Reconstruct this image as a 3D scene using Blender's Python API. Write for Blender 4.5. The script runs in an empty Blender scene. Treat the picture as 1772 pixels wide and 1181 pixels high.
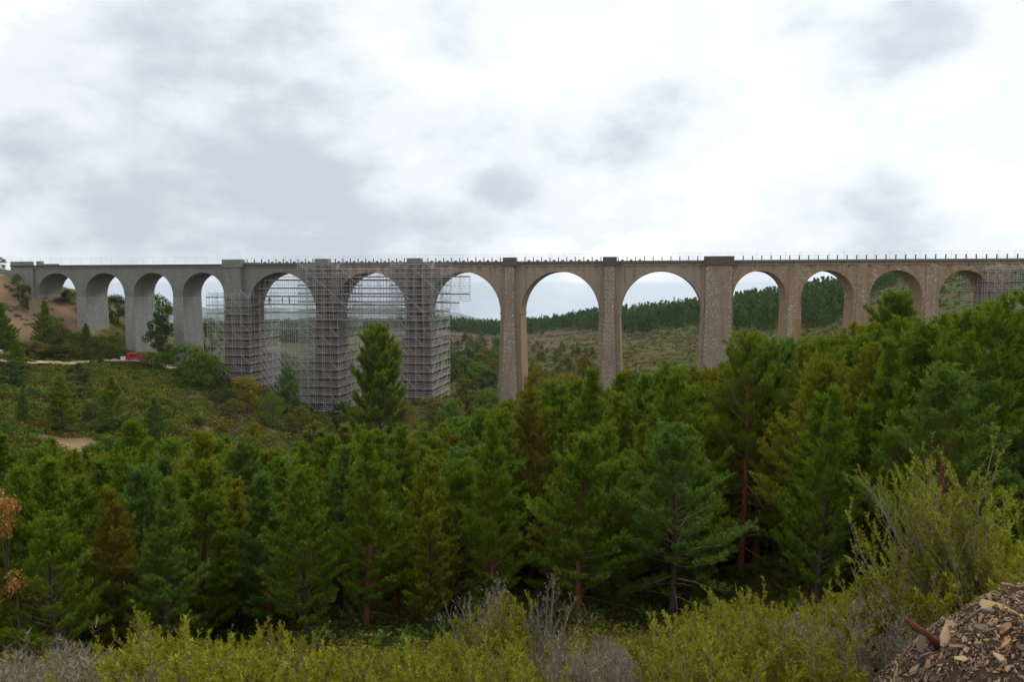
import bpy, bmesh, math, random, functools
import numpy as np
from mathutils import Vector, Matrix

# ------------------------------------------------------------------ camera
F, CX, CY = 1290.0, 886.0, 590.5            # focal length and centre in photograph pixels
YAW, PITCH = math.radians(10.5), math.radians(4.23)
sc = bpy.context.scene
col = sc.collection
cam_d = bpy.data.cameras.new('camera'); cam = bpy.data.objects.new('camera', cam_d); col.objects.link(cam)
cam_d.sensor_fit = 'HORIZONTAL'; cam_d.sensor_width = 36.0; cam_d.lens = F / 1772 * 36
cam_d.clip_start = 0.05; cam_d.clip_end = 60000
cam.location = (0, 0, 0); cam.rotation_euler = (math.pi / 2 - PITCH, 0, YAW)
sc.camera = cam
CAMR = np.array(cam.rotation_euler.to_matrix())

# ------------------------------------------------------------------ light and sky
SUN_EL, SUN_AZ = math.radians(48), math.radians(24)      # azimuth clockwise from +Y (towards +X)
SUN_DIR = Vector((math.sin(SUN_AZ) * math.cos(SUN_EL), math.cos(SUN_AZ) * math.cos(SUN_EL), math.sin(SUN_EL)))
world = bpy.data.worlds.new('World'); sc.world = world; world.use_nodes = True
def build_world():
    nt = world.node_tree; nt.nodes.clear(); N = nt.nodes.new; L = nt.links.new
    out = N('ShaderNodeOutputWorld')
    sky = N('ShaderNodeTexSky'); sky.sky_type = 'NISHITA'; sky.sun_disc = False
    sky.sun_elevation = SUN_EL; sky.sun_rotation = SUN_AZ; sky.air_density = 1.2; sky.dust_density = 2.5
    bg1 = N('ShaderNodeBackground'); bg1.inputs['Strength'].default_value = 0.10
    L(sky.outputs[0], bg1.inputs[0])
    tc = N('ShaderNodeTexCoord'); sep = N('ShaderNodeSeparateXYZ'); L(tc.outputs['Generated'], sep.inputs[0])
    def M(op, a, b=None, c=None, clamp=False):
        m = N('ShaderNodeMath'); m.operation = op; m.use_clamp = clamp
        for i, v in enumerate((a, b, c)):
            if v is None: continue
            if isinstance(v, (int, float)): m.inputs[i].default_value = v
            else: L(v, m.inputs[i])
        return m.outputs[0]
    def vec(o, kz):
        mp = N('ShaderNodeMapping'); L(tc.outputs['Generated'], mp.inputs[0]); mp.inputs['Scale'].default_value = (1, 1, kz); mp.inputs['Location'].default_value = o
        return mp.outputs[0]
    def noise(v, scale, detail, rough, dist=0.0):
        n = N('ShaderNodeTexNoise'); n.inputs['Scale'].default_value = scale; n.inputs['Detail'].default_value = detail
        n.inputs['Roughness'].default_value = rough; n.inputs['Distortion'].default_value = dist
        L(v, n.inputs['Vector']); return n.outputs[0]
    big = noise(vec(CLOUD[0], 1.5), 2.0, 2.0, 0.45, 0.0)
    mid = noise(vec(CLOUD[1], 1.55), 4.6, 9.0, 0.53, 0.0)
    fine = noise(vec(CLOUD[2], 1.9), 11.0, 7.0, 0.58, 0.0)
    d = M('ADD', M('ADD', M('MULTIPLY', big, 0.62), M('MULTIPLY', mid, 0.62)), M('MULTIPLY', fine, 0.20))
    # glow around the veiled sun
    nrm = N('ShaderNodeVectorMath'); nrm.operation = 'NORMALIZE'; L(tc.outputs['Generated'], nrm.inputs[0])
    dot = N('ShaderNodeVectorMath'); dot.operation = 'DOT_PRODUCT'; L(nrm.outputs[0], dot.inputs[0]); dot.inputs[1].default_value = SUN_DIR
    glow = M('POWER', M('MAXIMUM', dot.outputs['Value'], 0.0), 2.2)
    d2 = M('SUBTRACT', d, M('MULTIPLY', glow, 0.10))
    r = N('ShaderNodeValToRGB'); e = r.color_ramp; e.interpolation = 'EASE'
    e.elements[0].position = 0.515; e.elements[0].color = (1.0, 1.0, 1.0, 1)
    e.elements[1].position = 0.82; e.elements[1].color = (0.42, 0.465, 0.515, 1)
    for p, c in ((0.542, (0.90, 0.915, 0.93, 1)), (0.575, (0.79, 0.82, 0.845, 1)), (0.655, (0.61, 0.65, 0.69, 1))):
        x = e.elements.new(p); x.color = c
    L(d2, r.inputs[0])
    bg2 = N('ShaderNodeBackground'); L(r.outputs[0], bg2.inputs[0])
    L(M('ADD', 1.28, M('MULTIPLY', glow, 0.26)), bg2.inputs['Strength'])
    gap = N('ShaderNodeMapRange'); L(d, gap.inputs[0]); gap.inputs[1].default_value = 0.44; gap.inputs[2].default_value = 0.60
    gap.inputs[3].default_value = 0.86; gap.inputs[4].default_value = 1.0
    mix = N('ShaderNodeMixShader'); L(gap.outputs[0], mix.inputs[0]); L(bg1.outputs[0], mix.inputs[1]); L(bg2.outputs[0], mix.inputs[2])
    L(mix.outputs[0], out.inputs[0])
CLOUD = ((4.53, 19.25, 2.53), (14.1, 1.7, 4.95), (19.98, 4.19, 12.84))
build_world()
sun_d = bpy.data.lights.new('sun', 'SUN'); sun_d.energy = 1.5; sun_d.angle = math.radians(20); sun_d.color = (1.0, 0.95, 0.88)
sun = bpy.data.objects.new('sun', sun_d); col.objects.link(sun)
sun.rotation_euler = (-SUN_DIR).to_track_quat('-Z', 'Y').to_euler()
sc.view_settings.view_transform = 'Standard'; sc.view_settings.look = 'None'
sc.view_settings.exposure = 0.12; sc.view_settings.gamma = 1.0; sc.view_settings.use_curve_mapping = False
sc.render.engine = 'CYCLES'
sc.cycles.max_bounces = 6; sc.cycles.diffuse_bounces = 3; sc.cycles.transmission_bounces = 3; sc.cycles.volume_bounces = 1
sc.cycles.glossy_bounces = 2; sc.cycles.transparent_max_bounces = 4

# ------------------------------------------------------------------ helpers
rnd = random.Random(7)
def ray(px, py):
    d = CAMR @ np.array([(px - CX) / F, (CY - py) / F, -1.0]); return d
def azim(px, py=560): d = ray(px, py); return math.atan2(d[0], d[1])
def at_r(px, py, r):
    d = ray(px, py); k = r / math.hypot(d[0], d[1]); return Vector(d * k)
def proj(p):
    q = CAMR.T @ np.asarray(p, float); return CX - F * q[0] / q[2], CY + F * q[1] / q[2]
def tag(o, label=None, cat=None, group=None, kind=None):
    if label: o['label'] = label
    if cat: o['category'] = cat
    if group: o['group'] = group
    if kind: o['kind'] = kind
    return o
def empty(name, loc=(0, 0, 0), rz=0.0):
    o = bpy.data.objects.new(name, None); col.objects.link(o); o.location = loc; o.rotation_euler = (0, 0, rz); o.empty_display_size = 0.5
    return o
def link(name, me, m=None, parent=None, loc=None):
    o = bpy.data.objects.new(name, me); col.objects.link(o)
    if m is not None and not me.materials: me.materials.append(m)
    if parent is not None: o.parent = parent
    if loc is not None: o.location = loc
    return o
def np_mesh(name, V, Fc, tone=None, smooth=False, attr='tone'):
    """V (n,3); Fc (m,k) faces all of k corners"""
    V = np.asarray(V, np.float32); Fc = np.asarray(Fc, np.int32); m, k = Fc.shape
    me = bpy.data.meshes.new(name)
    me.vertices.add(len(V)); me.vertices.foreach_set('co', V.ravel())
    me.loops.add(m * k); me.loops.foreach_set('vertex_index', Fc.ravel())
    me.polygons.add(m); me.polygons.foreach_set('loop_start', np.arange(0, m * k, k, dtype=np.int32))
    me.polygons.foreach_set('loop_total', np.full(m, k, np.int32))
    if smooth: me.polygons.foreach_set('use_smooth', np.ones(m, bool))
    if tone is not None:
        a = me.attributes.new(attr, 'FLOAT', 'POINT'); a.data.foreach_set('value', np.asarray(tone, np.float32))
    me.update(calc_edges=True)
    return me
class MB:
    """collects boxes and tubes for one mesh"""
    def __init__(s): s.V = []; s.Fq = []
    def box(s, x0, x1, y0, y1, z0, z1, tx=0, ty=0):
        """tx, ty: how much the bottom is wider on each side"""
        b = len(s.V)
        s.V += [(x0 - tx, y0 - ty, z0), (x1 + tx, y0 - ty, z0), (x1 + tx, y1 + ty, z0), (x0 - tx, y1 + ty, z0),
                (x0, y0, z1), (x1, y0, z1), (x1, y1, z1), (x0, y1, z1)]
        s.Fq += [(b + a, b + c, b + d, b + e) for a, c, d, e in ((3, 2, 1, 0), (4, 5, 6, 7), (0, 1, 5, 4), (1, 2, 6, 5), (2, 3, 7, 6), (3, 0, 4, 7))]
        return s
    def tube(s, P, R, n=5, cap=True):
        P = [Vector(p) for p in P]
        if not hasattr(R, '__len__'): R = [R] * len(P)
        b = len(s.V)
        for i, p in enumerate(P):
            t = (P[min(i + 1, len(P) - 1)] - P[max(i - 1, 0)])
            if t.length < 1e-9: t = Vector((0, 0, 1))
            t.normalize(); u = t.orthogonal().normalized() if abs(t.z) > 0.9 else t.cross(Vector((0, 0, 1))).normalized(); v = t.cross(u)
            for k in range(n):
                a = 2 * math.pi * k / n; s.V.append(tuple(p + (u * math.cos(a) + v * math.sin(a)) * R[i]))
        for i in range(len(P) - 1):
            for k in range(n):
                k2 = (k + 1) % n; s.Fq.append((b + i * n + k, b + i * n + k2, b + (i + 1) * n + k2, b + (i + 1) * n + k))
        if cap:
            s.Fq.append(tuple(b + k for k in range(n - 1, -1, -1))); e = b + (len(P) - 1) * n; s.Fq.append(tuple(e + k for k in range(n)))
        return s
    def mesh(s, name, smooth=False):
        me = bpy.data.meshes.new(name); me.from_pydata([tuple(v) for v in s.V], [], s.Fq); me.update()
        if smooth:
            for p in me.polygons: p.use_smooth = True
        return me
    def build(s, name, m, parent=None, smooth=False, loc=None): return link(name, s.mesh(name, smooth), m, parent, loc)
def fbm(x, y, seed, scale, octaves=4, gain=0.5):
    """smooth pseudo-noise from sines, about -1..1"""
    r = np.random.RandomState(seed); out = np.zeros_like(np.asarray(x, float)); amp = 1.0; tot = 0
    for o in range(octaves):
        for _ in range(3):
            a = r.uniform(0, 2 * np.pi); p = r.uniform(0, 6.28); k = 2 * np.pi / scale * (2 ** o) * r.uniform(.7, 1.35)
            out += amp * np.sin((x * np.cos(a) + y * np.sin(a)) * k + p + 1.3 * np.sin((x * np.sin(a) - y * np.cos(a)) * k * .6 + p * 2)); tot += amp
        amp *= gain
    return out / tot * 2.0

# ------------------------------------------------------------------ materials
def new_mat(name):
    m = bpy.data.materials.new(name); m.use_nodes = True; nt = m.node_tree; nt.nodes.clear()
    return m, nt
class NT:
    def __init__(s, nt): s.nt = nt
    def n(s, t, **kw):
        x = s.nt.nodes.new(t)
        for k, v in kw.items(): setattr(x, k, v)
        return x
    def set(s, sock, v):
        if hasattr(v, 'is_linked') or isinstance(v, bpy.types.NodeSocket): s.nt.links.new(v, sock)
        else: sock.default_value = v
    def noise(s, vec, scale, detail=4, rough=.55, dist=0):
        x = s.n('ShaderNodeTexNoise'); s.set(x.inputs['Vector'], vec); x.inputs['Scale'].default_value = scale
        x.inputs['Detail'].default_value = detail; x.inputs['Roughness'].default_value = rough; x.inputs['Distortion'].default_value = dist
        return x.outputs[0]
    def ramp(s, f, stops, interp='LINEAR'):
        x = s.n('ShaderNodeValToRGB'); s.set(x.inputs[0], f); e = x.color_ramp; e.interpolation = interp
        e.elements[0].position, e.elements[1].position = stops[0][0], stops[-1][0]
        c4 = lambda c: (c, c, c, 1) if not hasattr(c, '__len__') else (*c, 1)
        e.elements[0].color, e.elements[1].color = c4(stops[0][1]), c4(stops[-1][1])
        for p, c in stops[1:-1]: e.elements.new(p).color = c4(c)
        return x.outputs[0]
    def mix(s, f, a, b, mode='MIX'):
        x = s.n('ShaderNodeMix', data_type='RGBA', blend_type=mode); s.set(x.inputs[0], f)
        s.set(x.inputs[6], a if not isinstance(a, tuple) else (*a, 1)); s.set(x.inputs[7], b if not isinstance(b, tuple) else (*b, 1))
        return x.outputs[2]
    def math(s, op, a, b=0.0, clamp=False):
        x = s.n('ShaderNodeMath', operation=op, use_clamp=clamp); s.set(x.inputs[0], a); s.set(x.inputs[1], b); return x.outputs[0]
    def mapping(s, vec, scale=(1, 1, 1), loc=(0, 0, 0)):
        x = s.n('ShaderNodeMapping'); s.set(x.inputs[0], vec); x.inputs['Scale'].default_value = scale; x.inputs['Location'].default_value = loc
        return x.outputs[0]
    def principled(s, color, rough=.8, spec=.3, normal=None, metal=0.0):
        p = s.n('ShaderNodeBsdfPrincipled'); s.set(p.inputs['Base Color'], color if not isinstance(color, tuple) else (*color, 1))
        s.set(p.inputs['Roughness'], rough); p.inputs['Specular IOR Level'].default_value = spec; p.inputs['Metallic'].default_value = metal
        if normal is not None: s.set(p.inputs['Normal'], normal)
        return p.outputs[0]
    def bump(s, h, strength=.4, dist=.05):
        b = s.n('ShaderNodeBump'); b.inputs['Strength'].default_value = strength; b.inputs['Distance'].default_value = dist; s.set(b.inputs['Height'], h)
        return b.outputs[0]
    def out(s, sh, vol=None):
        o = s.n('ShaderNodeOutputMaterial')
        if sh is not None: s.nt.links.new(sh, o.inputs[0])
        if vol is not None: s.nt.links.new(vol, o.inputs[1])
def plain(name, c, rough=.7, spec=.3, metal=0.0, var=.25, scale=3.0):
    m, nt = new_mat(name); T = NT(nt); pos = T.n('ShaderNodeTexCoord').outputs['Object']
    f = T.noise(pos, scale, 5, .6)
    c2 = T.mix(f, tuple(x * (1 - var) for x in c), tuple(min(1, x * (1 + var)) for x in c))
    T.out(T.principled(c2, rough, spec, metal=metal, normal=T.bump(f, .2, .02))); return m
def foliage(name, dark, light, yellow, trans=.26, rough=.65, spec=.10, vary=.5):
    """tone attribute: random per shoot, lighter towards twig tips on pines; object random: shifts the whole plant"""
    m, nt = new_mat(name); T = NT(nt)
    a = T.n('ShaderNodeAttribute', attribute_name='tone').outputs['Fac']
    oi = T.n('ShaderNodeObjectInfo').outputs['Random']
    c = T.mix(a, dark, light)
    c = T.mix(T.math('MULTIPLY', oi, vary), c, yellow)
    p = T.principled(c, rough, spec); t = T.n('ShaderNodeBsdfTranslucent'); T.set(t.inputs[0], T.mix(.5, c, yellow))
    mx = T.n('ShaderNodeMixShader'); mx.inputs[0].default_value = trans
    nt.links.new(p, mx.inputs[1]); nt.links.new(t.outputs[0], mx.inputs[2]); T.out(mx.outputs[0]); return m
def masonry(name, tones, mortar, white=.0, streak=.5, rust=None, course=.42, blockw=.95, z_white=None, contrast=1.0):
    m, nt = new_mat(name); T = NT(nt)
    pos = T.n('ShaderNodeNewGeometry').outputs['Position']
    sp = T.n('ShaderNodeSeparateXYZ'); T.set(sp.inputs[0], pos)
    cb = T.n('ShaderNodeCombineXYZ'); T.set(cb.inputs[0], T.math('ADD', sp.outputs[0], sp.outputs[1])); T.set(cb.inputs[1], sp.outputs[2])
    br = T.n('ShaderNodeTexBrick'); T.set(br.inputs['Vector'], cb.outputs[0]); br.inputs['Scale'].default_value = 1.0
    br.inputs['Brick Width'].default_value = blockw; br.inputs['Row Height'].default_value = course; br.inputs['Mortar Size'].default_value = .035
    br.inputs['Mortar Smooth'].default_value = .4; br.inputs['Bias'].default_value = 0.0
    br.inputs['Color1'].default_value = (*tones[0], 1); br.inputs['Color2'].default_value = (*tones[1], 1); br.inputs['Mortar'].default_value = (*mortar, 1)
    n1 = T.noise(pos, .22, 6, .62, .4); n2 = T.noise(pos, 1.7, 5, .65)
    c = T.mix(T.ramp(n1, [(.32, 0.0), (.68, 1.0)]), br.outputs[0], T.mix(.55, br.outputs[0], tones[2]))
    c = T.mix(T.ramp(n2, [(.3, .45), (.7, 0.0)]), c, tuple(x * .55 for x in tones[0]))
    st = T.noise(T.mapping(pos, (1.5, 1.5, .09)), 1.0, 4, .6)
    c = T.mix(T.ramp(st, [(.50, 0.0), (.68, streak)]), c, tuple(x * .38 for x in tones[0]))
    if rust:
        rn = T.noise(T.mapping(pos, (.9, .9, .13), (4, 0, 2)), .9, 5, .6)
        c = T.mix(T.ramp(rn, [(.40, 0.0), (.62, .8)]), c, rust)
    if white:
        wn = T.noise(T.mapping(pos, (1.5, 1.5, 3.4)), 1.25, 4, .7, .2); wz = T.noise(T.mapping(pos, (.5, .5, .11), (9, 1, 0)), 1.0, 2, .5)
        w = T.math('MULTIPLY', T.ramp(wn, [(.52, 0.0), (.62, 1.0)]), T.ramp(wz, [(.42, 0.0), (.62, 1.0)]))
        if z_white:
            mr = T.n('ShaderNodeMapRange'); T.set(mr.inputs[0], sp.outputs[2]); mr.inputs[1].default_value, mr.inputs[2].default_value = z_white; w = T.math('MULTIPLY', w, mr.outputs[0])
        c = T.mix(T.math('MULTIPLY', w, white), c, (.62, .59, .54))
    T.out(T.principled(c, .9, .15, normal=T.bump(T.math('ADD', br.outputs['Fac'], T.math('MULTIPLY', n2, -.6)), .35, .06))); return m
MAT = {}
MAT['stone_grey'] = masonry('stone_grey', ((.26, .25, .21), (.31, .30, .255), (.24, .235, .20)), (.28, .27, .23), white=.25, streak=.25, course=.5)
MAT['stone_grey_rough'] = masonry('stone_grey_rough', ((.31, .305, .28), (.39, .38, .35), (.34, .335, .30)), (.33, .32, .29), white=.45, streak=.25, course=.5)
MAT['stone_brown'] = masonry('stone_brown', ((.415, .310, .220), (.49, .370, .265), (.41, .320, .240)), (.415, .315, .235), white=.18, streak=.65)
MAT['stone_pier'] = masonry('stone_pier', ((.33, .230, .165), (.43, .310, .225), (.37, .280, .205)), (.44, .34, .26), white=.75, streak=.3)
MAT['stone_scaffold'] = masonry('stone_scaffold', ((.24, .165, .14), (.30, .21, .18), (.25, .19, .16)), (.28, .22, .19), white=.25, streak=.4)
MAT['stone_orange'] = masonry('stone_orange', ((.41, .290, .185), (.48, .345, .225), (.40, .300, .215)), (.40, .300, .21), white=.95, streak=.45, rust=(.38, .205, .095))
MAT['stone_rust_skylit'] = masonry('stone_rust_skylit', ((.42, .29, .165), (.49, .345, .205), (.41, .30, .195)), (.40, .30, .20), white=.2, streak=.45, rust=(.44, .26, .11))
MAT['stone_dark'] = masonry('stone_dark', ((.15, .12, .10), (.19, .155, .13), (.17, .14, .12)), (.16, .13, .11), streak=.5)
MAT['cornice_shade'] = plain('cornice_shade', (.11, .105, .12), .8, var=.35, scale=1.2)  # shade line of the left cornice put into its colour as dark navy
MAT['coping'] = plain('coping', (.25, .22, .20), .85, var=.35, scale=.8)
MAT['lime'] = plain('lime', (.54, .49, .42), .9, var=.25, scale=2)
MAT['steel_tube'] = plain('steel_tube', (.54, .515, .50), .5, .4, .25, var=.25, scale=.7)
MAT['plank'] = plain('plank', (.22, .175, .165), .85, var=.35, scale=.9)
MAT['net'] = plain('net', (.16, .15, .17), .9, var=.3, scale=.5)
MAT['post_concrete'] = plain('post_concrete', (.17, .145, .13), .9, var=.3)
MAT['bark_brown'] = plain('bark_brown', (.095, .068, .05), .95, .1, var=.5, scale=6)
MAT['bark_scarlet'] = plain('bark_scarlet', (.42, .150, .085), .9, .15, var=.4, scale=5)
MAT['bark_red'] = plain('bark_red', (.27, .105, .055), .9, .15, var=.45, scale=5)
MAT['limb_bark'] = plain('limb_bark', (.20, .145, .105), .95, .1, var=.4, scale=6)
MAT['limb_scarlet'] = plain('limb_scarlet', (.40, .20, .13), .95, .1, var=.4, scale=6)
MAT['limb_red'] = plain('limb_red', (.25, .125, .075), .95, .1, var=.4, scale=6)
MAT['dead_twig'] = plain('dead_twig', (.27, .225, .19), .95, .1, var=.35, scale=9)
MAT['soil'] = plain('soil', (.30, .18, .11), .95, .1, var=.45, scale=1.5)
MAT['gravel'] = plain('gravel', (.42, .31, .20), .95, .1, var=.3, scale=2.5)
PINE = {
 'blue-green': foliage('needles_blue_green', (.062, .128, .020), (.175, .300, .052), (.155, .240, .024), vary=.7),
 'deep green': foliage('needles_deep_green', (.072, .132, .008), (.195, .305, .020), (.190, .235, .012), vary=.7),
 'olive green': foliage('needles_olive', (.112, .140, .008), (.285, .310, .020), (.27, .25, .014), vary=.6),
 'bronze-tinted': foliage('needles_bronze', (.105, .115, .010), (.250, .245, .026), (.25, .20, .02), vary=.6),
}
MAT['needles_fresh'] = foliage('needles_fresh', (.090, .150, .008), (.235, .325, .020), (.22, .26, .014), vary=.4)
MAT['needles_dead'] = foliage('needles_dead', (.26, .12, .03), (.60, .33, .10), (.50, .28, .08), vary=.3)
MAT['leaf_green'] = foliage('leaf_green', (.045, .095, .008), (.150, .250, .028), (.15, .20, .012), vary=.5)
MAT['leaf_dark'] = foliage('leaf_dark', (.028, .056, .012), (.080, .140, .030), (.09, .12, .014), vary=.5)
MAT['leaf_yellow'] = foliage('leaf_yellow', (.110, .110, .006), (.27, .25, .014), (.27, .20, .01), vary=.5)
MAT['leaf_olive'] = foliage('leaf_olive', (.080, .090, .010), (.205, .205, .032), (.19, .15, .02), vary=.6)
MAT['heath_green'] = foliage('heath_green', (.140, .158, .010), (.355, .360, .034), (.34, .29, .025), vary=.55)
MAT['heath_grey'] = foliage('heath_grey', (.15, .12, .085), (.33, .28, .21), (.26, .23, .13), vary=.5, trans=.1)
MAT['cover_heath'] = foliage('cover_heath', (.050, .064, .004), (.150, .152, .011), (.13, .10, .015), vary=.2)
MAT['cover_brown'] = foliage('cover_brown', (.085, .060, .018), (.19, .135, .048), (.12, .09, .05), vary=.2)
MAT['far_pine'] = foliage('far_pine', (.034, .070, .014), (.095, .160, .030), (.09, .12, .014), vary=.2)

# ------------------------------------------------------------------ terrain
ROW_R = [0, 3, 6, 10, 15, 20, 30, 40, 55, 75, 100, 130, 160, 185, 205, 220, 240, 300, 400, 600, 900, 1500, 3000, 6000, 8200, 10600, 13200]
nearL = [-1.7, -2.4, -4.0, -5.9, -8.1, -10.1, -13.6, -16.8]
nearC = [-1.7, -2.4, -3.9, -5.7, -7.8, -9.7, -12.9, -15.8]
nearR = [-1.7, -2.4, -3.8, -5.5, -7.5, -9.3, -12.3, -14.4]
nearQ = [-1.7, -2.3, -3.5, -4.9, -6.6, -8.1, -10.6, -12.2]
far = [-75, -175, -320, -430, -345, -430]; farR = [-75, -190, -370, -500, -590, -660]
mixl = lambda a, b, t: [x * (1 - t) + y * t for x, y in zip(a, b)]
TAB = {   # photo column -> heights at ROW_R (40 m first eight, then 55 ...)
 -260: nearL + [-19.5, -20.5, -20, -17, -14, -13, -11, -4, 5.0, 7, 7, 0, -15, -60] + far[1:],
 0:    nearL + [-20, -21.8, -21.5, -19.5, -18.3, -17.6, -16, -8, 3.4, 5.5, 6, 0, -18, -65] + far[1:],
 100:  nearL + [-20.3, -22.8, -23.3, -21.5, -19.6, -18.3, -17.4, -11, -2.5, 0, 0, -6, -25, -70] + far[1:],
 200:  nearL + [-20.5, -23.5, -24.5, -23, -20.8, -19.2, -18, -14.8, -9.5, -6, -7, -20, -40, -75] + far[1:],
 330:  mixl(nearL, nearC, .3) + [-20.6, -24, -25.5, -24.6, -23, -21.5, -20.5, -20, -20, -20, -26, -38, -55, -78] + far[1:],
 430:  mixl(nearL, nearC, .5) + [-20.5, -24, -26.5, -26.5, -26, -25.8, -25.5, -25.5, -26, -30, -36, -46, -60, -78] + far[1:],
 560:  nearC + [-19.7, -23.5, -26.5, -29, -30.6, -31, -31, -31, -31.5, -33.5, -38, -48, -62, -76] + far[1:],
 720:  nearC + [-19.5, -22.8, -25, -26.8, -27.3, -27.5, -28, -29, -30, -31.5, -32, -36, -48, -78] + far[1:],
 880:  mixl(nearC, nearR, .2) + [-18.6, -22, -25, -27, -27.6, -28, -28.5, -29, -30, -31.5, -32, -39, -52, -85] + farR[1:],
 1050: mixl(nearC, nearR, .5) + [-17.2, -19.8, -22, -24, -24.8, -25, -25.5, -26, -26.4, -26.4, -26.5, -28, -42, -80] + farR[1:],
 1240: nearR + [-15.6, -17.0, -18.5, -19.8, -20.8, -21, -21, -20.8, -20.4, -19.6, -17.6, -16.5, -32, -70] + farR[1:],
 1420: mixl(nearR, nearQ, .4) + [-14.6, -15.2, -15.5, -15.8, -16, -16, -16, -15.9, -15.7, -14.8, -10.5, -4, -14, -55] + farR[1:],
 1600: nearQ + [-13.0, -12.8, -12, -10.8, -9.6, -8.9, -8, -7, -5.2, -1.2, 4.2, 8, 0, -45] + farR[1:],
 1772: nearQ + [-12.4, -11.6, -10.4, -8.8, -7.0, -5.8, -5, -4, -2.2, 2.0, 6.0, 9, 3, -40] + farR[1:],
 2150: nearQ + [-8.5, -7, -5, -3, -1, 1, 2, 3, 4.5, 7, 9, 11, 5, -40] + farR[1:],
}
def pchip_slopes(x, y):
    h = np.diff(x); d = np.diff(y) / h; m = np.zeros_like(y)
    for i in range(1, len(y) - 1):
        if d[i - 1] * d[i] > 0:
            w1, w2 = 2 * h[i] + h[i - 1], h[i] + 2 * h[i - 1]; m[i] = (w1 + w2) / (w1 / d[i - 1] + w2 / d[i])
    m[0], m[-1] = d[0], d[-1]; return m
RX = np.log(np.array(ROW_R, float) + 6)
COLS = []
flat = [-1.7] * 16 + [-1.5, -1, 0, 0, -10, -60] + far[1:]
for a in (-180, -110): COLS.append((math.radians(a), flat))
for p in sorted(TAB): COLS.append((azim(p), TAB[p]))
for a in (75, 180): COLS.append((math.radians(a), flat))
AZ = np.array([c[0] for c in COLS]); TV = np.array([c[1] for c in COLS], float)
TM = np.array([pchip_slopes(RX, v) for v in TV])
def ground(x, y):
    x = np.atleast_1d(np.asarray(x, float)); y = np.atleast_1d(np.asarray(y, float))
    r = np.hypot(x, y); a = np.arctan2(x, y)
    q = np.log(np.minimum(r, 13199) + 6); i = np.clip(np.searchsorted(RX, q, 'right') - 1, 0, len(RX) - 2)
    h = RX[i + 1] - RX[i]; t = (q - RX[i]) / h; t2 = t * t; t3 = t2 * t
    h00, h10, h01, h11 = 2 * t3 - 3 * t2 + 1, t3 - 2 * t2 + t, -2 * t3 + 3 * t2, t3 - t2
    W = h00 * TV[:, i] + h10 * h * TM[:, i] + h01 * TV[:, i + 1] + h11 * h * TM[:, i + 1]        # (ncol, n)
    S = np.zeros_like(W); S[1:-1] = (W[2:] - W[:-2]) / (AZ[2:] - AZ[:-2])[:, None]
    j = np.clip(np.searchsorted(AZ, a, 'right') - 1, 0, len(AZ) - 2); g = AZ[j + 1] - AZ[j]; t = (a - AZ[j]) / g; t2 = t * t; t3 = t2 * t
    k = np.arange(len(a))
    z = (2 * t3 - 3 * t2 + 1) * W[j, k] + (t3 - 2 * t2 + t) * g * S[j, k] + (-2 * t3 + 3 * t2) * W[j + 1, k] + (t3 - t2) * g * S[j + 1, k]
    z = z + np.clip((r - 5) / 40, 0, 1) * .35 * fbm(x, y, 3, 17.0, 3) * np.clip(1 - (r - 300) / 600, .0, 1)
    z = z + np.clip((r - 260) / 300, 0, 1) * 2.0 * fbm(x, y, 5, 160.0, 3) * np.clip(1 - (r - 1500) / 2500, 0, 1)
    z = z + np.clip((r - 3000) / 6000, 0, 1) * 80 * fbm(x, y, 11, 3000.0, 5, .6)
    return z
@functools.lru_cache(None)
def gz(x, y): return float(ground(x, y)[0])
def on_ground(px, r, py=600):
    a = azim(px, py); x, y = r * math.sin(a), r * math.cos(a); return Vector((x, y, gz(x, y)))

def ground_masks(x, y):
    """soil 0..1 : bare earth; brown : dry cleared slope"""
    r = np.hypot(x, y); a = np.arctan2(x, y); n = fbm(x, y, 21, 14, 4); n2 = fbm(x, y, 23, 60, 4)
    px = np.interp(a, [azim(p) for p in range(-300, 2200, 50)], list(range(-300, 2200, 50)))
    g = lambda v, c, w: np.exp(-((v - c) / w) ** 2)
    soil = g(px, 50, 66) * g(r, 228, 15) * 1.8 + g(px, -60, 60) * g(r, 232, 12) * 1.2 + g(px, 140, 40) * g(r, 226, 6) * .7
    soil += g(px, 110, 75) * g(r, 121, 5) * 1.1 + g(px, 365, 28) * g(r, 128, 5) * 1.2
    soil = np.clip(soil + .28 * n - .28, 0, 1)
    brown = g(px, 830, 190) * np.clip((r - 340) / 40, 0, 1) * np.clip((700 - r) / 60, 0, 1) * 1.3 + g(px, 420, 90) * g(r, 140, 25) * .7
    brown = np.clip(brown + .35 * n2, 0, 1)
    return np.clip(soil * 1.6, 0, 1), brown
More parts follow.
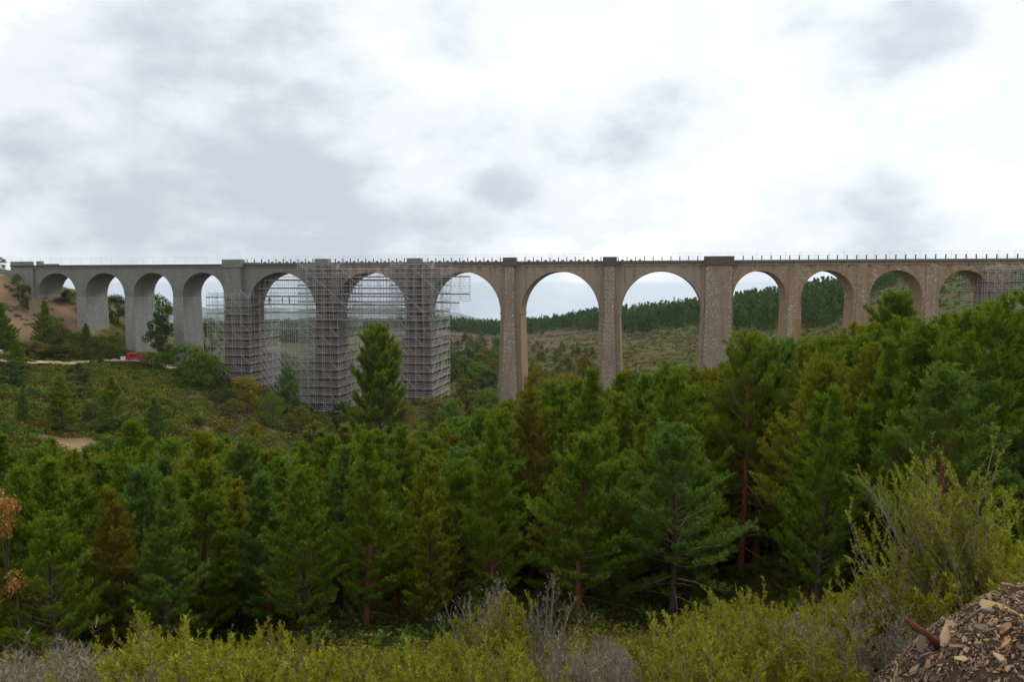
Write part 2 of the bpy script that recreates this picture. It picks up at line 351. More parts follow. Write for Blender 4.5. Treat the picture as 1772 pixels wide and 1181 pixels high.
def build_terrain():
    rr = np.concatenate([np.arange(0.6, 30, .5), np.arange(30, 110, 2.0), np.arange(110, 262, 1.25), np.geomspace(262, 720, 60), np.geomspace(740, 13190, 90)])
    az = np.radians(np.concatenate([np.arange(-180, -52, 4.0), np.arange(-52, 36, .28), np.arange(36, 180, 4.0)]))
    A, R = np.meshgrid(az, rr); X = R * np.sin(A); Y = R * np.cos(A); Z = ground(X.ravel(), Y.ravel())
    V = np.c_[X.ravel(), Y.ravel(), Z]; nr, na = len(rr), len(az)
    i, j = np.meshgrid(np.arange(nr - 1), np.arange(na), indexing='ij'); j2 = (j + 1) % na
    Fq = np.stack([i * na + j, i * na + j2, (i + 1) * na + j2, (i + 1) * na + j], -1).reshape(-1, 4)
    c = len(V); V = np.r_[V, [[0, 0, -1.7]]]
    me = np_mesh('ground', V, Fq[:, ::-1], smooth=True)
    # close the hole at the camera's feet with a fan
    bm = bmesh.new(); bm.from_mesh(me); bm.verts.ensure_lookup_table()
    for q in range(na): bm.faces.new((bm.verts[c], bm.verts[(q + 1) % na], bm.verts[q])).smooth = True
    bmesh.ops.recalc_face_normals(bm, faces=bm.faces[:]); bm.to_mesh(me); bm.free()
    if me.polygons[len(me.polygons) // 2].normal.z < 0: me.flip_normals()
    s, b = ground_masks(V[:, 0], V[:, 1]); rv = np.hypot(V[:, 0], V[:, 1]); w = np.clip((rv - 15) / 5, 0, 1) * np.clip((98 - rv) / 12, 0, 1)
    for nme, v in (('soil', s), ('brown', b), ('wood', w)):
        at = me.attributes.new(nme, 'FLOAT', 'POINT'); at.data.foreach_set('value', v.astype(np.float32))
    m, nt = new_mat('ground_cover'); T = NT(nt); pos = T.n('ShaderNodeNewGeometry').outputs['Position']
    n1 = T.noise(pos, .35, 6, .6); n2 = T.noise(pos, 2.2, 5, .65); n3 = T.noise(pos, .02, 5, .6)
    heath = T.mix(T.ramp(n1, [(.35, 0.0), (.65, 1.0)]), (.052, .052, .007), (.108, .088, .018))
    heath = T.mix(T.ramp(n3, [(.4, 0.0), (.6, .65)]), heath, (.05, .082, .018))
    dry = T.mix(n2, (.075, .055, .034), (.150, .110, .070)); earth = T.mix(n2, (.19, .115, .065), (.35, .235, .145))
    c = T.mix(T.n('ShaderNodeAttribute', attribute_name='brown').outputs['Fac'], heath, dry)
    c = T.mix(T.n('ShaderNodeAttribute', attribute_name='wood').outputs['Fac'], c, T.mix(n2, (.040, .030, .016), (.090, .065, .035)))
    c = T.mix(T.n('ShaderNodeAttribute', attribute_name='soil').outputs['Fac'], c, earth)
    T.out(T.principled(c, .95, .08, normal=T.bump(T.math('ADD', n1, T.math('MULTIPLY', n2, .5)), .6, .35)))
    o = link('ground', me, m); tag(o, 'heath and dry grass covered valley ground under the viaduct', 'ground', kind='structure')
build_terrain()

def strip(name, pts, width, m, lift, thick=.0):
    """a track laid on the ground through (x,y) points"""
    P = []
    for k in range(len(pts) - 1):
        for t in np.linspace(0, 1, 14, endpoint=False): P.append(Vector(pts[k]).lerp(Vector(pts[k + 1]), t))
    P.append(Vector(pts[-1])); V = []; Fq = []
    for i, p in enumerate(P):
        d = (P[min(i + 1, len(P) - 1)] - P[max(i - 1, 0)]).normalized(); n = Vector((-d.y, d.x)); w = width * (1 + .15 * math.sin(i * 1.7))
        zc = max(gz(*(p + n * w * s * .5)) for s in (-1, 0, 1))
        for s in (-1, -.5, 0, .5, 1):
            q = p + n * w * .5 * s; V.append((q.x, q.y, .35 * gz(q.x, q.y) + .65 * zc + lift))
        if i:
            for k in range(4): b = (i - 1) * 5 + k; Fq.append((b, b + 1, b + 6, b + 5))
    o = link(name, np_mesh(name, V, Fq, smooth=True), m); tag(o, 'pale dirt track running past the foot of the grey piers', 'track', kind='structure'); return o
road_pts = [on_ground(p, r)[:2] for p, r in ((-150, 203), (-40, 200), (60, 198), (120, 199), (170, 202), (225, 204), (265, 203), (300, 199))]
strip('dirt_track', road_pts, 4.4, MAT['gravel'], .12)

# ------------------------------------------------------------------ viaduct
D0, DEP = 170.0, 8.0                       # front plane of the spandrels, width of the structure
def S(px, y=D0): return y * math.tan(azim(px, 520))
ZC = 4.55                                   # top of the spandrel walls
viaduct = empty('viaduct', (S(720), D0 + DEP / 2, gz(S(720), D0 + 4)))
tag(viaduct, 'long stone railway viaduct of tall round arches crossing the valley', 'viaduct')
VI = Matrix.Translation(-viaduct.location)
def vpart(mb, name, m, parent=viaduct, smooth=False):
    o = mb.build(name, m, parent, smooth)
    o.matrix_parent_inverse = VI if parent is viaduct else Matrix.Identity(4)
    return o
# pier centres (x), half width at springing, springing height, kind
piers = []
small_l = [S(140.5), S(224), S(308)]; big = [S(p) for p in (408, 562, 720, 883.5, 1055, 1242.5)]; small_r = [S(p) for p in (1373, 1491, 1610, 1728)]
step_r = small_r[-1] - small_r[-2]; small_r += [small_r[-1] + step_r, small_r[-1] + 2 * step_r]
xa_l = S(62); xa_l2 = S(24)
class Pier: pass
def P_(x, hw, zs, kind, pil, pw):
    p = Pier(); p.x, p.hw, p.zs, p.kind, p.pil, p.pw = x, hw, zs, kind, pil, pw
    p.zb = min(gz(x + dx, yy) for dx in (-3, 0, 3) for yy in (D0 - 2, D0 + 4, D0 + DEP + 2)) - .6; piers.append(p); return p
for x in small_l: P_(x, 1.35, -2.4, 'grey', 0, 0)
P_(big[0], 3.1, -6.6, 'greywide', 1.3, 2.2)
for x in big[1:3]: P_(x, 2.35, -6.6, 'scaffold', 1.5, 1.25)
for x in big[3:5]: P_(x, 2.35, -6.6, 'pier', 1.5, 1.1)
P_(big[5], 3.2, -6.6, 'pierwide', 1.0, 2.75)
for x in small_r: P_(x, 1.55, -2.6, 'orange', .25, 1.0)
piers.sort(key=lambda p: p.x)
pm = {'grey': 'stone_grey_rough', 'greywide': 'stone_scaffold', 'scaffold': 'stone_scaffold', 'pier': 'stone_pier', 'pierwide': 'stone_pier', 'orange': 'stone_orange'}
sm = {'grey': 'stone_grey', 'greywide': 'stone_grey', 'scaffold': 'stone_brown', 'pier': 'stone_brown', 'pierwide': 'stone_brown', 'orange': 'stone_orange'}
BAT = .030
for p in piers:
    hh = p.zs - p.zb; bat = BAT if p.kind != 'grey' else .012
    mb = MB().box(p.x - p.hw, p.x + p.hw, D0, D0 + DEP, p.zb, p.zs, bat * hh, bat * hh * .8)
    o = vpart(mb, 'pier', MAT[pm[p.kind]])
    if p.kind in ('pier', 'scaffold', 'orange', 'pierwide'):      # side faces: rusty stains, with sky light on them painted in as lighter tone
        o.data.materials.append(MAT['stone_rust_skylit']); o.data.polygons[3].material_index = 1 if p.kind != 'scaffold' else 0
        if p.kind == 'orange': o.data.polygons[5].material_index = 1
    # impost course at the springing
    imp = MB().box(p.x - p.hw - .14, p.x + p.hw + .14, D0 - .12, D0 + DEP + .12, p.zs + .02, p.zs + .34)
    if p.kind != 'grey': vpart(imp, 'impost', MAT[pm[p.kind]])
    if p.pil:
        for side in (-1, 1):
            y0, y1 = (D0 - p.pil, D0 + .05) if side < 0 else (D0 + DEP - .05, D0 + DEP + p.pil)
            b = MB(); z1 = p.zs; w = p.pw
            b.box(p.x - w, p.x + w, y0, y1, z1, ZC + .02)
            hb = z1 - p.zb; k = len(b.V)
            b.box(p.x - w, p.x + w, y0, y1, p.zb, z1, .040 * hb, 0)
            for q in range(k, k + 4):                      # lean the lower shaft outwards
                x_, y_, z_ = b.V[q]
                b.V[q] = (x_, y_ + side * .035 * hb * (1 if (y_ - D0 - DEP / 2) * side > DEP / 2 + .1 else 0), z_)
            o = vpart(b, 'pilaster', MAT[pm[p.kind] if p.kind != 'greywide' else 'stone_scaffold'])
            if p.kind == 'greywide':
                o.data.materials.append(MAT['stone_grey']);
                for f in o.data.polygons[:6]: f.material_index = 1
# spandrel wall with the arch opening, one per bay
edges = [(xa_l, xa_l, None)]
bays = []
xs_l = [(xa_l + .5, piers[0].x - 1.35, -2.4, 'grey')]
for a, b in zip(piers[:-1], piers[1:]):
    k = a.kind if a.kind in ('grey', 'orange') else b.kind
    if a.kind == 'greywide': k = 'greywide'
    bays.append((a.x + a.hw, b.x - b.hw, a.zs if abs(a.zs - b.zs) < .5 else (max(a.zs, b.zs)), a, b))
def arch_curve(x0, x1, zs, n=40):
    cx, r = (x0 + x1) / 2, (x1 - x0) / 2; rise = 3.30 - zs        # every crown reaches the same height
    return [(cx - r * math.cos(math.pi * t / n), zs + rise * math.sin(math.pi * t / n) ** .96) for t in range(n + 1)]
def bay(xl, xr, x0, x1, zs, m, mring, msoff, zl=None, zr=None):
    """xl..xr: extents of the wall (pier centre to pier centre); x0..x1 opening; zl, zr: springing of neighbours' piers"""
    C = arch_curve(x0, x1, zs); y0, y1 = D0, D0 + DEP; n = len(C); V = []; Fq = []
    def add(*a): V.extend(a); return list(range(len(V) - len(a), len(V)))
    for yy, flip in ((y0, False), (y1, True)):
        for (ax, az), (bx, bz) in zip(C[:-1], C[1:]):
            q = add((ax, yy, az), (bx, yy, bz), (bx, yy, ZC), (ax, yy, ZC)); Fq.append(tuple(q[::-1] if flip else q))
        for (ex0, ex1, zz) in ((xl, x0, zl), (x1, xr, zr)):
            q = add((ex0, yy, zz), (ex1, yy, zz), (ex1, yy, ZC), (ex0, yy, ZC)); Fq.append(tuple(q[::-1] if flip else q))
    q = add((xl, y0, ZC), (xr, y0, ZC), (xr, y1, ZC), (xl, y1, ZC)); Fq.append(tuple(q))
    b = MB(); b.V = V; b.Fq = Fq; vpart(b, 'spandrel_wall', m)
    s = MB(); s.V = []; s.Fq = []
    C2 = C
    if zl < zs - .1: C2 = [(x0, zl)] + C2
    if zr < zs - .1: C2 = C2 + [(x1, zr)]
    for x, z in C2: s.V += [(x, y0 + .002, z), (x, y1 - .002, z)]
    for i in range(len(C2) - 1): s.Fq.append((2 * i, 2 * i + 1, 2 * i + 3, 2 * i + 2))
    vpart(s, 'arch_soffit', msoff, smooth=True)
    rg = MB(); th = .85 if x1 - x0 > 14 else .62
    cx = (x0 + x1) / 2; zc = zs
    for i, (x, z) in enumerate(C):
        nx, nz = (x - cx), (z - zc); l = math.hypot(nx, nz); nx, nz = nx / l, nz / l; xo, zo = x + nx * th, min(z + nz * th, ZC - .05)
        rg.V += [(x, y0 - .07, z), (xo, y0 - .07, zo), (x, y0 + .02, z), (xo, y0 + .02, zo)]
    for i in range(n - 1):
        a = 4 * i; b_ = a + 4
        rg.Fq += [(a, b_, b_ + 1, a + 1), (a + 1, b_ + 1, b_ + 3, a + 3), (a + 2, b_ + 2, b_, a)]
    vpart(rg, 'arch_ring', mring)
for (x0, x1, zs, a, b) in bays:
    left = a.x < big[0] - 1; k = a.kind
    m = 'stone_grey' if (left or k == 'greywide') else ('stone_orange' if a.x > big[5] - 1 else 'stone_brown')
    soff = 'stone_grey' if (left or k == 'greywide') else ('stone_orange' if a.x > big[5] - 1 else 'stone_brown')
    bay(a.x, b.x, x0, x1, zs, MAT[m], MAT[m], MAT[soff], a.zs, b.zs)
bay(xa_l, piers[0].x, xa_l + .8, piers[0].x - 1.35, -2.4, MAT['stone_grey'], MAT['stone_grey'], MAT['stone_grey'], -2.4, -2.4)
xr_end = piers[-1].x + 40
# abutments
ab = MB().box(xa_l2, xa_l + .02, D0 - .6, D0 + DEP + .6, -14, ZC); vpart(ab, 'abutment', MAT['stone_grey'])
ab = MB().box(xa_l + .02, xa_l + .8, D0 + .01, D0 + DEP - .01, -14, -2.4); vpart(ab, 'abutment', MAT['stone_grey_rough'])
ab = MB().box(xa_l2 - 60, xa_l2, D0 + .2, D0 + DEP - .2, -6, ZC - .6); vpart(ab, 'approach_wall', MAT['stone_grey'])
ab = MB().box(piers[-1].x, xr_end, D0 + .02, D0 + DEP - .02, -16, ZC); vpart(ab, 'abutment', MAT['stone_orange'])
# cornice (two courses), deck, coping, refuge blocks
XL = xa_l2 - .3; x_mid = S(545); x_lr = S(1270)
for a, b_, m1, m2 in ((XL, x_mid, 'cornice_shade', 'stone_grey'), (x_mid, x_lr, 'stone_dark', 'stone_brown'), (x_lr, xr_end, 'stone_dark', 'stone_brown')):
    vpart(MB().box(a, b_, D0 - .18, D0 + DEP + .18, ZC, ZC + .50), 'cornice', MAT[m2])
    vpart(MB().box(a, b_, D0 - .46, D0 + DEP + .46, ZC + .50, ZC + .82), 'cornice', MAT[m1])
ZD = ZC + .82
for p in piers:
    if p.kind in ('greywide', 'scaffold', 'pier', 'pierwide'):
        w = p.pw + .42; y0 = D0 - p.pil - .3
        vpart(MB().box(p.x - w, p.x + w, y0, D0 - .3, ZC + .05, ZC + .80), 'cornice', MAT['stone_dark'] if p.kind != 'greywide' else MAT['stone_grey'])
        vpart(MB().box(p.x - w, p.x + w, y0 + .1, y0 + .55, ZD, ZD + 1.12).box(p.x - w, p.x - w + .4, y0 + .55, D0 + .3, ZD, ZD + 1.12).box(p.x + w - .4, p.x + w, y0 + .55, D0 + .3, ZD, ZD + 1.12), 'refuge_parapet',
              MAT['stone_dark'] if 'pier' in p.kind else (MAT['stone_grey'] if p.kind == 'greywide' else MAT['coping']))
vpart(MB().box(XL, xr_end, D0 - .1, D0 + DEP + .1, ZD, ZD + .06), 'deck', MAT['gravel'])
vpart(MB().box(xa_l2, xa_l, D0 - .55, D0 - .1, ZD, ZD + 1.0), 'refuge_parapet', MAT['stone_grey'])
vpart(MB().box(xa_l + 1.0, xa_l + 2.4, D0 - .40, D0 + .6, ZD, ZD + 1.05), 'refuge_parapet', MAT['coping'])
vpart(MB().box(xa_l + 2.4, S(106), D0 - .38, D0 - .1, ZD, ZD + .36), 'coping', MAT['coping'])
vpart(MB().box(S(418), S(452), D0 - .38, D0 - .1, ZD, ZD + .42), 'coping', MAT['coping'])
vpart(MB().box(S(452), xr_end, D0 - .38, D0 - .1, ZD, ZD + .30), 'coping', MAT['coping'])
vpart(MB().box(XL, xr_end, D0 + DEP + .1, D0 + DEP + .38, ZD, ZD + .30), 'coping', MAT['coping'])
post_me = MB().box(-.10, .10, -.10, .10, 0, 1.08).box(-.14, .14, -.14, .14, 1.08, 1.15).mesh('post')
blk_me = MB().box(-.28, .28, -.16, .16, 0, .52).mesh('kerb_block')
pole_me = MB().tube([(0, 0, 0), (0, 0, 1.0)], .5, 6).mesh('guard_pole')
x = S(430); k = 0
while x < S(1800):
    if not any(abs(x - p.x) < p.pw + .7 for p in piers if p.pil > .5):
        o = link('post', post_me, MAT['post_concrete'], viaduct, Vector((x, D0 - .16, ZD + .02)) - viaduct.location)
        if x < S(1100) and k % 1 == 0 and not (x < S(452)):
            o = link('kerb_block', blk_me, MAT['coping'], viaduct, Vector((x + .96, D0 - .22, ZD + .05)) - viaduct.location)
    x += 1.93; k += 1
x = S(2)
while x < S(1790):
    o = link('guard_pole', pole_me, MAT['steel_tube'], viaduct, Vector((x, D0 + .7, ZD + .03)) - viaduct.location); o.scale = (.05, .05, 2.0)
    x += 3.0
for zz in (ZD + .75, ZD + 1.3, ZD + 1.85):
    vpart(MB().tube([(S(2), D0 + .7, zz), (S(1790), D0 + .7, zz)], .018, 4), 'guard_rail', MAT['steel_tube'])
MAT['hole'] = plain('hole', (.05, .048, .045), .95)
for p in piers[:3] + [piers[3]]:
    b = MB(); zz = -2.75
    if p.kind == 'grey':
        for q in range(6): yy = D0 + .7 + q * 1.3; b.box(p.x + p.hw - .05, p.x + p.hw + .015 + .012 * 2.0, yy, yy + .22, zz, zz + .3)
        for q in range(3): xx = p.x - .9 + q * .8; b.box(xx, xx + .2, D0 - .03, D0 + .1, zz, zz + .3)
        o = vpart(b, 'putlog_holes', MAT['hole']); o['kind'] = 'stuff'
# lime-washed quoin stones up the pilasters of the uncovered piers
for p in piers:
    if p.kind in ('pier', 'pierwide'):
        b = MB(); z = ZC - .7; i = 0; R = random.Random(int(p.x))
        while z > p.zb + 6:
            t = max(0, p.zs - z); w = p.pw + .040 * t; yf = D0 - p.pil - .035 * t
            for s in (-1, 1):
                if R.random() < (.92 if z > -14 else .6):
                    l = R.uniform(.22, .42) if (i % 2 == 0) else R.uniform(.12, .26); h = R.uniform(.18, .40)
                    xo = p.x + s * (w - .12); xi = xo - s * l
                    b.box(min(xo, xi), max(xo, xi), yf - .03 - .02 * R.random(), yf + .2, z - h, z)
            z -= 1.04; i += 1
        o = vpart(b, 'quoin_stones', MAT['lime']); o['kind'] = 'stuff'
# drainage spouts under the cornice
sp_me = MB().box(-.12, .12, -.45, .1, -.12, .12).mesh('drain_spout')
x = S(560)
while x < S(1760):
    link('drain_spout', sp_me, MAT['stone_dark'], viaduct, Vector((x, D0, ZC - .25)) - viaduct.location); x += 3.86
# ------------------------------------------------------------------ scaffolding
std_me = MB().tube([(0, 0, 0), (0, 0, 1.0)], 1.0, 5).mesh('standard')
led_me = MB().tube([(0, 0, 0), (1.0, 0, 0)], 1.0, 4).mesh('ledger')
TR = .042
def tube_obj(name, me, p, q, parent, r=TR):
    p, q = Vector(p), Vector(q); d = q - p
    o = bpy.data.objects.new(name, me); col.objects.link(o); o.parent = parent
    if not me.materials: me.materials.append(MAT['steel_tube'])
    o.location = p - parent.location
    if me is std_me: o.rotation_euler = Vector((0, 0, 1)).rotation_difference(d).to_euler(); o.scale = (r, r, d.length)
    else: o.rotation_euler = Vector((1, 0, 0)).rotation_difference(d).to_euler(); o.scale = (d.length, r, r)
    return o
def loc_build(mb, name, m, parent, kind=None):
    L = parent.location; mb.V = [(v[0] - L.x, v[1] - L.y, v[2] - L.z) for v in mb.V]
    o = mb.build(name, m, parent)
    if kind: o['kind'] = kind
    return o
SCG = 'scaffolds built around the viaduct'
def scaf_pier(p, ztop, hx, label, seed):
    R = random.Random(seed); x0, x1 = p.x - hx, p.x + hx; y0, y1 = D0 - p.pil - 2.5, D0 + DEP + p.pil + 2.2
    t = empty('scaffold', (p.x, y0, gz(p.x, y0))); tag(t, label, 'scaffold', SCG)
    xs = np.linspace(x0, x1, 6); ys = np.linspace(y0, y1, 7); ex = MB()
    spots = [(x, y0) for x in xs] + [(x, y1) for x in xs] + [(x0, y) for y in ys[1:-1]] + [(x1, y) for y in ys[1:-1]] + [(x, y0 + 1.1) for x in xs]
    spots += [(x0 + 1.1, y) for y in ys[1:-1:2]] + [(x1 - 1.1, y) for y in ys[1:-1:2]]
    for x, y in spots: tube_obj('standard', std_me, (x, y, gz(x, y) - .2), (x, y, ztop + R.uniform(.9, 1.6)), t)
    zb = min(gz(x, y0) for x in xs); z = ztop; k = 0
    while z > zb + .4:
        top_g = lambda x, y: gz(x, y) < z - .1
        if top_g(x0, y0) or top_g(x1, y0):
            a = x0 if top_g(x0, y0) else p.x; b = x1 if top_g(x1, y0) else p.x
            tube_obj('ledger', led_me, (a - .25, y0, z), (b + .25, y0, z), t); tube_obj('ledger', led_me, (x0 - .25, y1, z), (x1 + .25, y1, z), t)
            tube_obj('ledger', led_me, (x0, y0 - .25, z), (x0, y1 + .25, z), t); tube_obj('ledger', led_me, (x1, y0 - .25, z), (x1, y1 + .25, z), t)
            pl = MB().box(a, b, y0 + .05, y0 + 1.0, z + .06, z + .12).box(a, b, y0 + .02, y0 + .05, z + .06, z + .25)
            pl.box(x1 - 1.0, x1 - .05, y0 + 1.02, y1, z + .06, z + .12).box(x1 - .05, x1 - .02, y0 + 1.02, y1, z + .06, z + .27)
            pl.box(x0 + .05, x0 + 1.0, y0 + 1.02, y1, z + .06, z + .12)
            loc_build(pl, 'platform', MAT['plank'], t)
            for dz in (.55, 1.05): ex.tube([(a, y0, z + dz), (b, y0, z + dz)], .034, 4).tube([(x1, y0, z + dz), (x1, y1, z + dz)], .034, 4).tube([(x0, y0, z + dz), (x0, y1, z + dz)], .034, 4)
            for x in xs: ex.tube([(x, y0, z - .05), (x, y0 + 1.3, z - .05)], .036, 4)
            for j in range(5):
                if (j + k) % 4 == 0 or j == 1: ex.tube([(xs[j], y0 - .06, z + 2), (xs[j + 1], y0 - .06, z)][::1 if k % 2 else 1], .040, 4)
            for j in range(6):
                if (j + k) % 3 == 0: ex.tube([(x1 + .06, ys[j], z), (x1 + .06, ys[j + 1], z + 2)], .036, 4)
        z -= 2.0; k += 1
    loc_build(ex, 'guard_rails_and_braces', MAT['steel_tube'], t, 'stuff'); return t
P = {round(p.x, 2): p for p in piers}; bp = [P[round(x, 2)] for x in big]
scaf_pier(bp[0], -2.9, 5.6, 'steel scaffold wrapped around the lower half of the wide grey pier', 1)
scaf_pier(bp[1], 4.0, 5.0, 'full height steel scaffold around the pier between the two scaffolded arches', 2)
scaf_pier(bp[2], 4.0, 5.0, 'full height steel scaffold around the pier behind the big bushy pine', 3)
rp = [p for p in piers if p.kind == 'orange'][3]
scaf_pier(rp, 3.0, 3.4, 'short steel scaffold around the pier beside the grassy hillside', 4)
def scaf_bay(pa, pb, label, seed, low):
    R = random.Random(seed); x0, x1 = pa.x + pa.hw + 1.3, pb.x - pb.hw - 1.3
    C = arch_curve(pa.x + pa.hw, pb.x - pb.hw, -6.6); cxs, czs = [c[0] for c in C], [c[1] for c in C]
    t = empty('scaffold', ((x0 + x1) / 2, D0 + 4, gz((x0 + x1) / 2, D0 + 4))); tag(t, label, 'scaffold', SCG)
    xs = np.linspace(x0, x1, 11); rows = (D0 + .9, D0 + 2.9, D0 + 4.9, D0 + 6.9); ex = MB()
    top = lambda x: np.interp(x, cxs, czs) - .45
    for x in xs:
        for y in rows: tube_obj('standard', std_me, (x, y, gz(x, y) - .2), (x, y, top(x)), t, .036)
    z = 1.3; k = 0; zb = min(gz(x, D0 + 1) for x in xs)
    while z > zb + .5:
        for y in rows:
            ins = [x for x in np.linspace(x0 - .8, x1 + .8, 60) if top(x) > z and gz(x, y) < z]
            if len(ins) > 4:
                a, b = ins[0], ins[-1]
                if z > -12 or z < low or k % 2 == 0: tube_obj('ledger', led_me, (a, y, z), (b, y, z), t, .038)
                if z > -7:
                    ex.tube([(a, y, z + 1.0), (b, y, z + 1.0)], .026, 4)
        if len(ins) > 4 and -6.5 < z < 2:
            pl = MB(); a, b = ins[0], ins[-1]
            pl.box(a, b, rows[0] + .05, rows[0] + 1.6, z + .05, z + .13).box(a, b, rows[0] - .04, rows[0] + .0, z + .05, z + .30)
            if k in (1, 3): pl.box(a, b, rows[0] + 1.6, rows[3], z + .05, z + .13)
            loc_build(pl, 'platform', MAT['plank'], t)
        for j in range(10):
            for y in rows[:3]:
                if z < low and gz(xs[j], y) < z:
                    ex.tube([(xs[j], y - .06, z + 2), (xs[j + 1], y - .06, z)], .036, 4)
                    if (j + k) % 2: ex.tube([(xs[j], y - .06, z), (xs[j + 1], y - .06, z + 2)], .036, 4)
                elif z > -8 and (j + k) % 2 == 0 and top(xs[j]) > z + 2 and top(xs[j + 1]) > z: ex.tube([(xs[j], y - .06, z + 2), (xs[j + 1], y - .06, z)], .030, 4)
        z -= 2.0; k += 1
    loc_build(ex, 'guard_rails_and_braces', MAT['steel_tube'], t, 'stuff'); return t
scaf_bay(bp[0], bp[1], 'scaffold lattice filling the arch next to the wide grey pier, three workers on it', 5, -15.5)
scaf_bay(bp[1], bp[2], 'scaffold lattice filling the arch behind the tall bushy pine', 6, -17.0)
def scaf_face():
    R = random.Random(9); y0, y1 = D0 - 4.15, D0 - 3.05; a = S(531, y0); b = S(812, y0)
    t = empty('scaffold', ((a + b) / 2, y0, gz((a + b) / 2, y0))); ex = MB()
    tag(t, 'scaffold hung across the spandrels below the parapet, its free end stepping over the third arch', 'scaffold', SCG)
    n = int((b - a) / 2.05); xs = np.linspace(a, b, n); zt = 4.0
    xp = [bp[1].x, bp[2].x]
    def zbot(x):
        u = (b - x) / 2.05
        if u < 1.1: return -3.4
        if u < 2.3: return -5.0
        if u < 4.2: return -7.2
        return -8.3
    for x in xs:
        for y in (y0, y1): tube_obj('standard', std_me, (x, y, zbot(x)), (x, y, (zt + R.uniform(.3, .7)) if x < S(786, y0) else 2.6), t, .044)
    z = zt; k = 0
    while z > -8.4:
        ok = [x for x in np.linspace(a, b, 200) if zbot(x) <= z + .1 and (x < S(786, y0) or z < 2.5)]
        if ok:
            for y in (y0, y1): tube_obj('ledger', led_me, (ok[0], y, z), (ok[-1], y, z), t, .05)
            if k % 2 == 1 or z < 0: loc_build(MB().box(ok[0], ok[-1], y0 + .05, y1 - .05, z + .06, z + .12).box(ok[0], ok[-1], y0 + .0, y0 + .04, z + .06, z + .28), 'platform', MAT['plank'], t)
            ex.tube([(ok[0], y0, z + 1), (ok[-1], y0, z + 1)], .028, 4)
            e0 = S(742, y0)
            for dz in (.5, 1.0, 1.5):
                for y in (y0, y1): ex.tube([(e0, y, z - dz), (ok[-1], y, z - dz)], .026, 4)
            xx = e0
            while xx < ok[-1] - .9: ex.tube([(xx, y1, z), (xx + 1.0, y1, z - 2)], .026, 4); ex.tube([(xx, y0 + .5, z), (xx, y0 + .5, z - 2)], .026, 4); xx += 1.0
            for j in range(n - 1):
                if xs[j + 1] < ok[-1] and zbot(xs[j + 1]) <= z - 1.9:
                    if (j - k) % 4 == 0: ex.tube([(xs[j], y0 - .06, z), (xs[j + 1], y0 - .06, z - 2)], .042, 4)
                    if z > 3 and j % 4 == 1: ex.tube([(xs[j], y0 - .06, z), (xs[j - 1], y0 - .06, z - 2)], .042, 4)
        z -= 2.0; k += 1
    loc_build(ex, 'guard_rails_and_braces', MAT['steel_tube'], t, 'stuff')
scaf_face()

# ------------------------------------------------------------------ workers on the scaffold
MAT['work_navy'] = plain('work_navy', (.025, .03, .05), .9); MAT['skin'] = plain('skin', (.42, .26, .19), .6); MAT['helmet'] = plain('helmet', (.62, .60, .55), .4)
def person(loc, rz, pose, label):
    h = 1.0
    J = {'pel': (0, 0, .95), 'waist': (0, 0, 1.12), 'chest': (0, .01, 1.34), 'neck': (0, 0, 1.50), 'head': (0, -.02, 1.60), 'crown': (0, -.02, 1.74),
         'lh': (.09, 0, .90), 'lk': (.11, -.05, .50), 'la': (.12, .02, .09), 'lt': (.13, -.15, .04), 'rh': (-.09, 0, .90), 'rk': (-.11, -.03 - .1 * pose, .50), 'ra': (-.13, .06, .09), 'rt': (-.14, -.11, .04),
         'ls': (.19, 0, 1.42), 'le': (.27, .02, 1.14), 'lw': (.24 - .1 * pose, -.22 * pose - .05, .92 + .2 * pose), 'lf': (.22 - .1 * pose, -.28 * pose - .06, .84 + .22 * pose),
         'rs': (-.19, 0, 1.42), 're': (-.27, .02, 1.14), 'rw': (-.25, -.10 - .2 * pose, .92 + .15 * pose), 'rf': (-.24, -.13 - .25 * pose, .85 + .16 * pose)}
    E = [('pel', 'waist'), ('waist', 'chest'), ('chest', 'neck'), ('neck', 'head'), ('head', 'crown'), ('pel', 'lh'), ('lh', 'lk'), ('lk', 'la'), ('la', 'lt'), ('pel', 'rh'), ('rh', 'rk'), ('rk', 'ra'), ('ra', 'rt'),
         ('chest', 'ls'), ('ls', 'le'), ('le', 'lw'), ('lw', 'lf'), ('chest', 'rs'), ('rs', 're'), ('re', 'rw'), ('rw', 'rf')]
    rad = dict(pel=.15, waist=.14, chest=.16, neck=.06, head=.10, crown=.075, lh=.10, lk=.07, la=.05, lt=.04, ls=.075, le=.05, lw=.036, lf=.035)
    for k in 'hkat': rad['r' + k] = rad['l' + k]
    for k in 'sewf': rad['r' + k] = rad['l' + k]
    ks = list(J); me = bpy.data.meshes.new('person'); me.from_pydata([J[k] for k in ks], [(ks.index(a), ks.index(b)) for a, b in E], [])
    o = link('person', me, MAT['work_navy']); md = o.modifiers.new('skin', 'SKIN')
    for k, v in zip(ks, me.skin_vertices[0].data): v.radius = (rad[k], rad[k] * (.72 if k in ('pel', 'waist', 'chest') else 1)); v.use_root = (k == 'pel')
    o.modifiers.new('sub', 'SUBSURF').levels = 1; o.modifiers['sub'].render_levels = 1
    o.location = loc; o.rotation_euler = (0, 0, rz); tag(o, label, 'person', 'workers on the scaffold')
    hb = bmesh.new(); bmesh.ops.create_uvsphere(hb, u_segments=10, v_segments=6, radius=.135)
    for v in hb.verts: v.co.z = max(v.co.z, -.01) * 1.05
    hm = bpy.data.meshes.new('helmet'); hb.to_mesh(hm); hb.free(); link('helmet', hm, MAT['helmet'], o, (0, -.02, 1.68))
zplat = 1.3 - 2 * 3 + .14
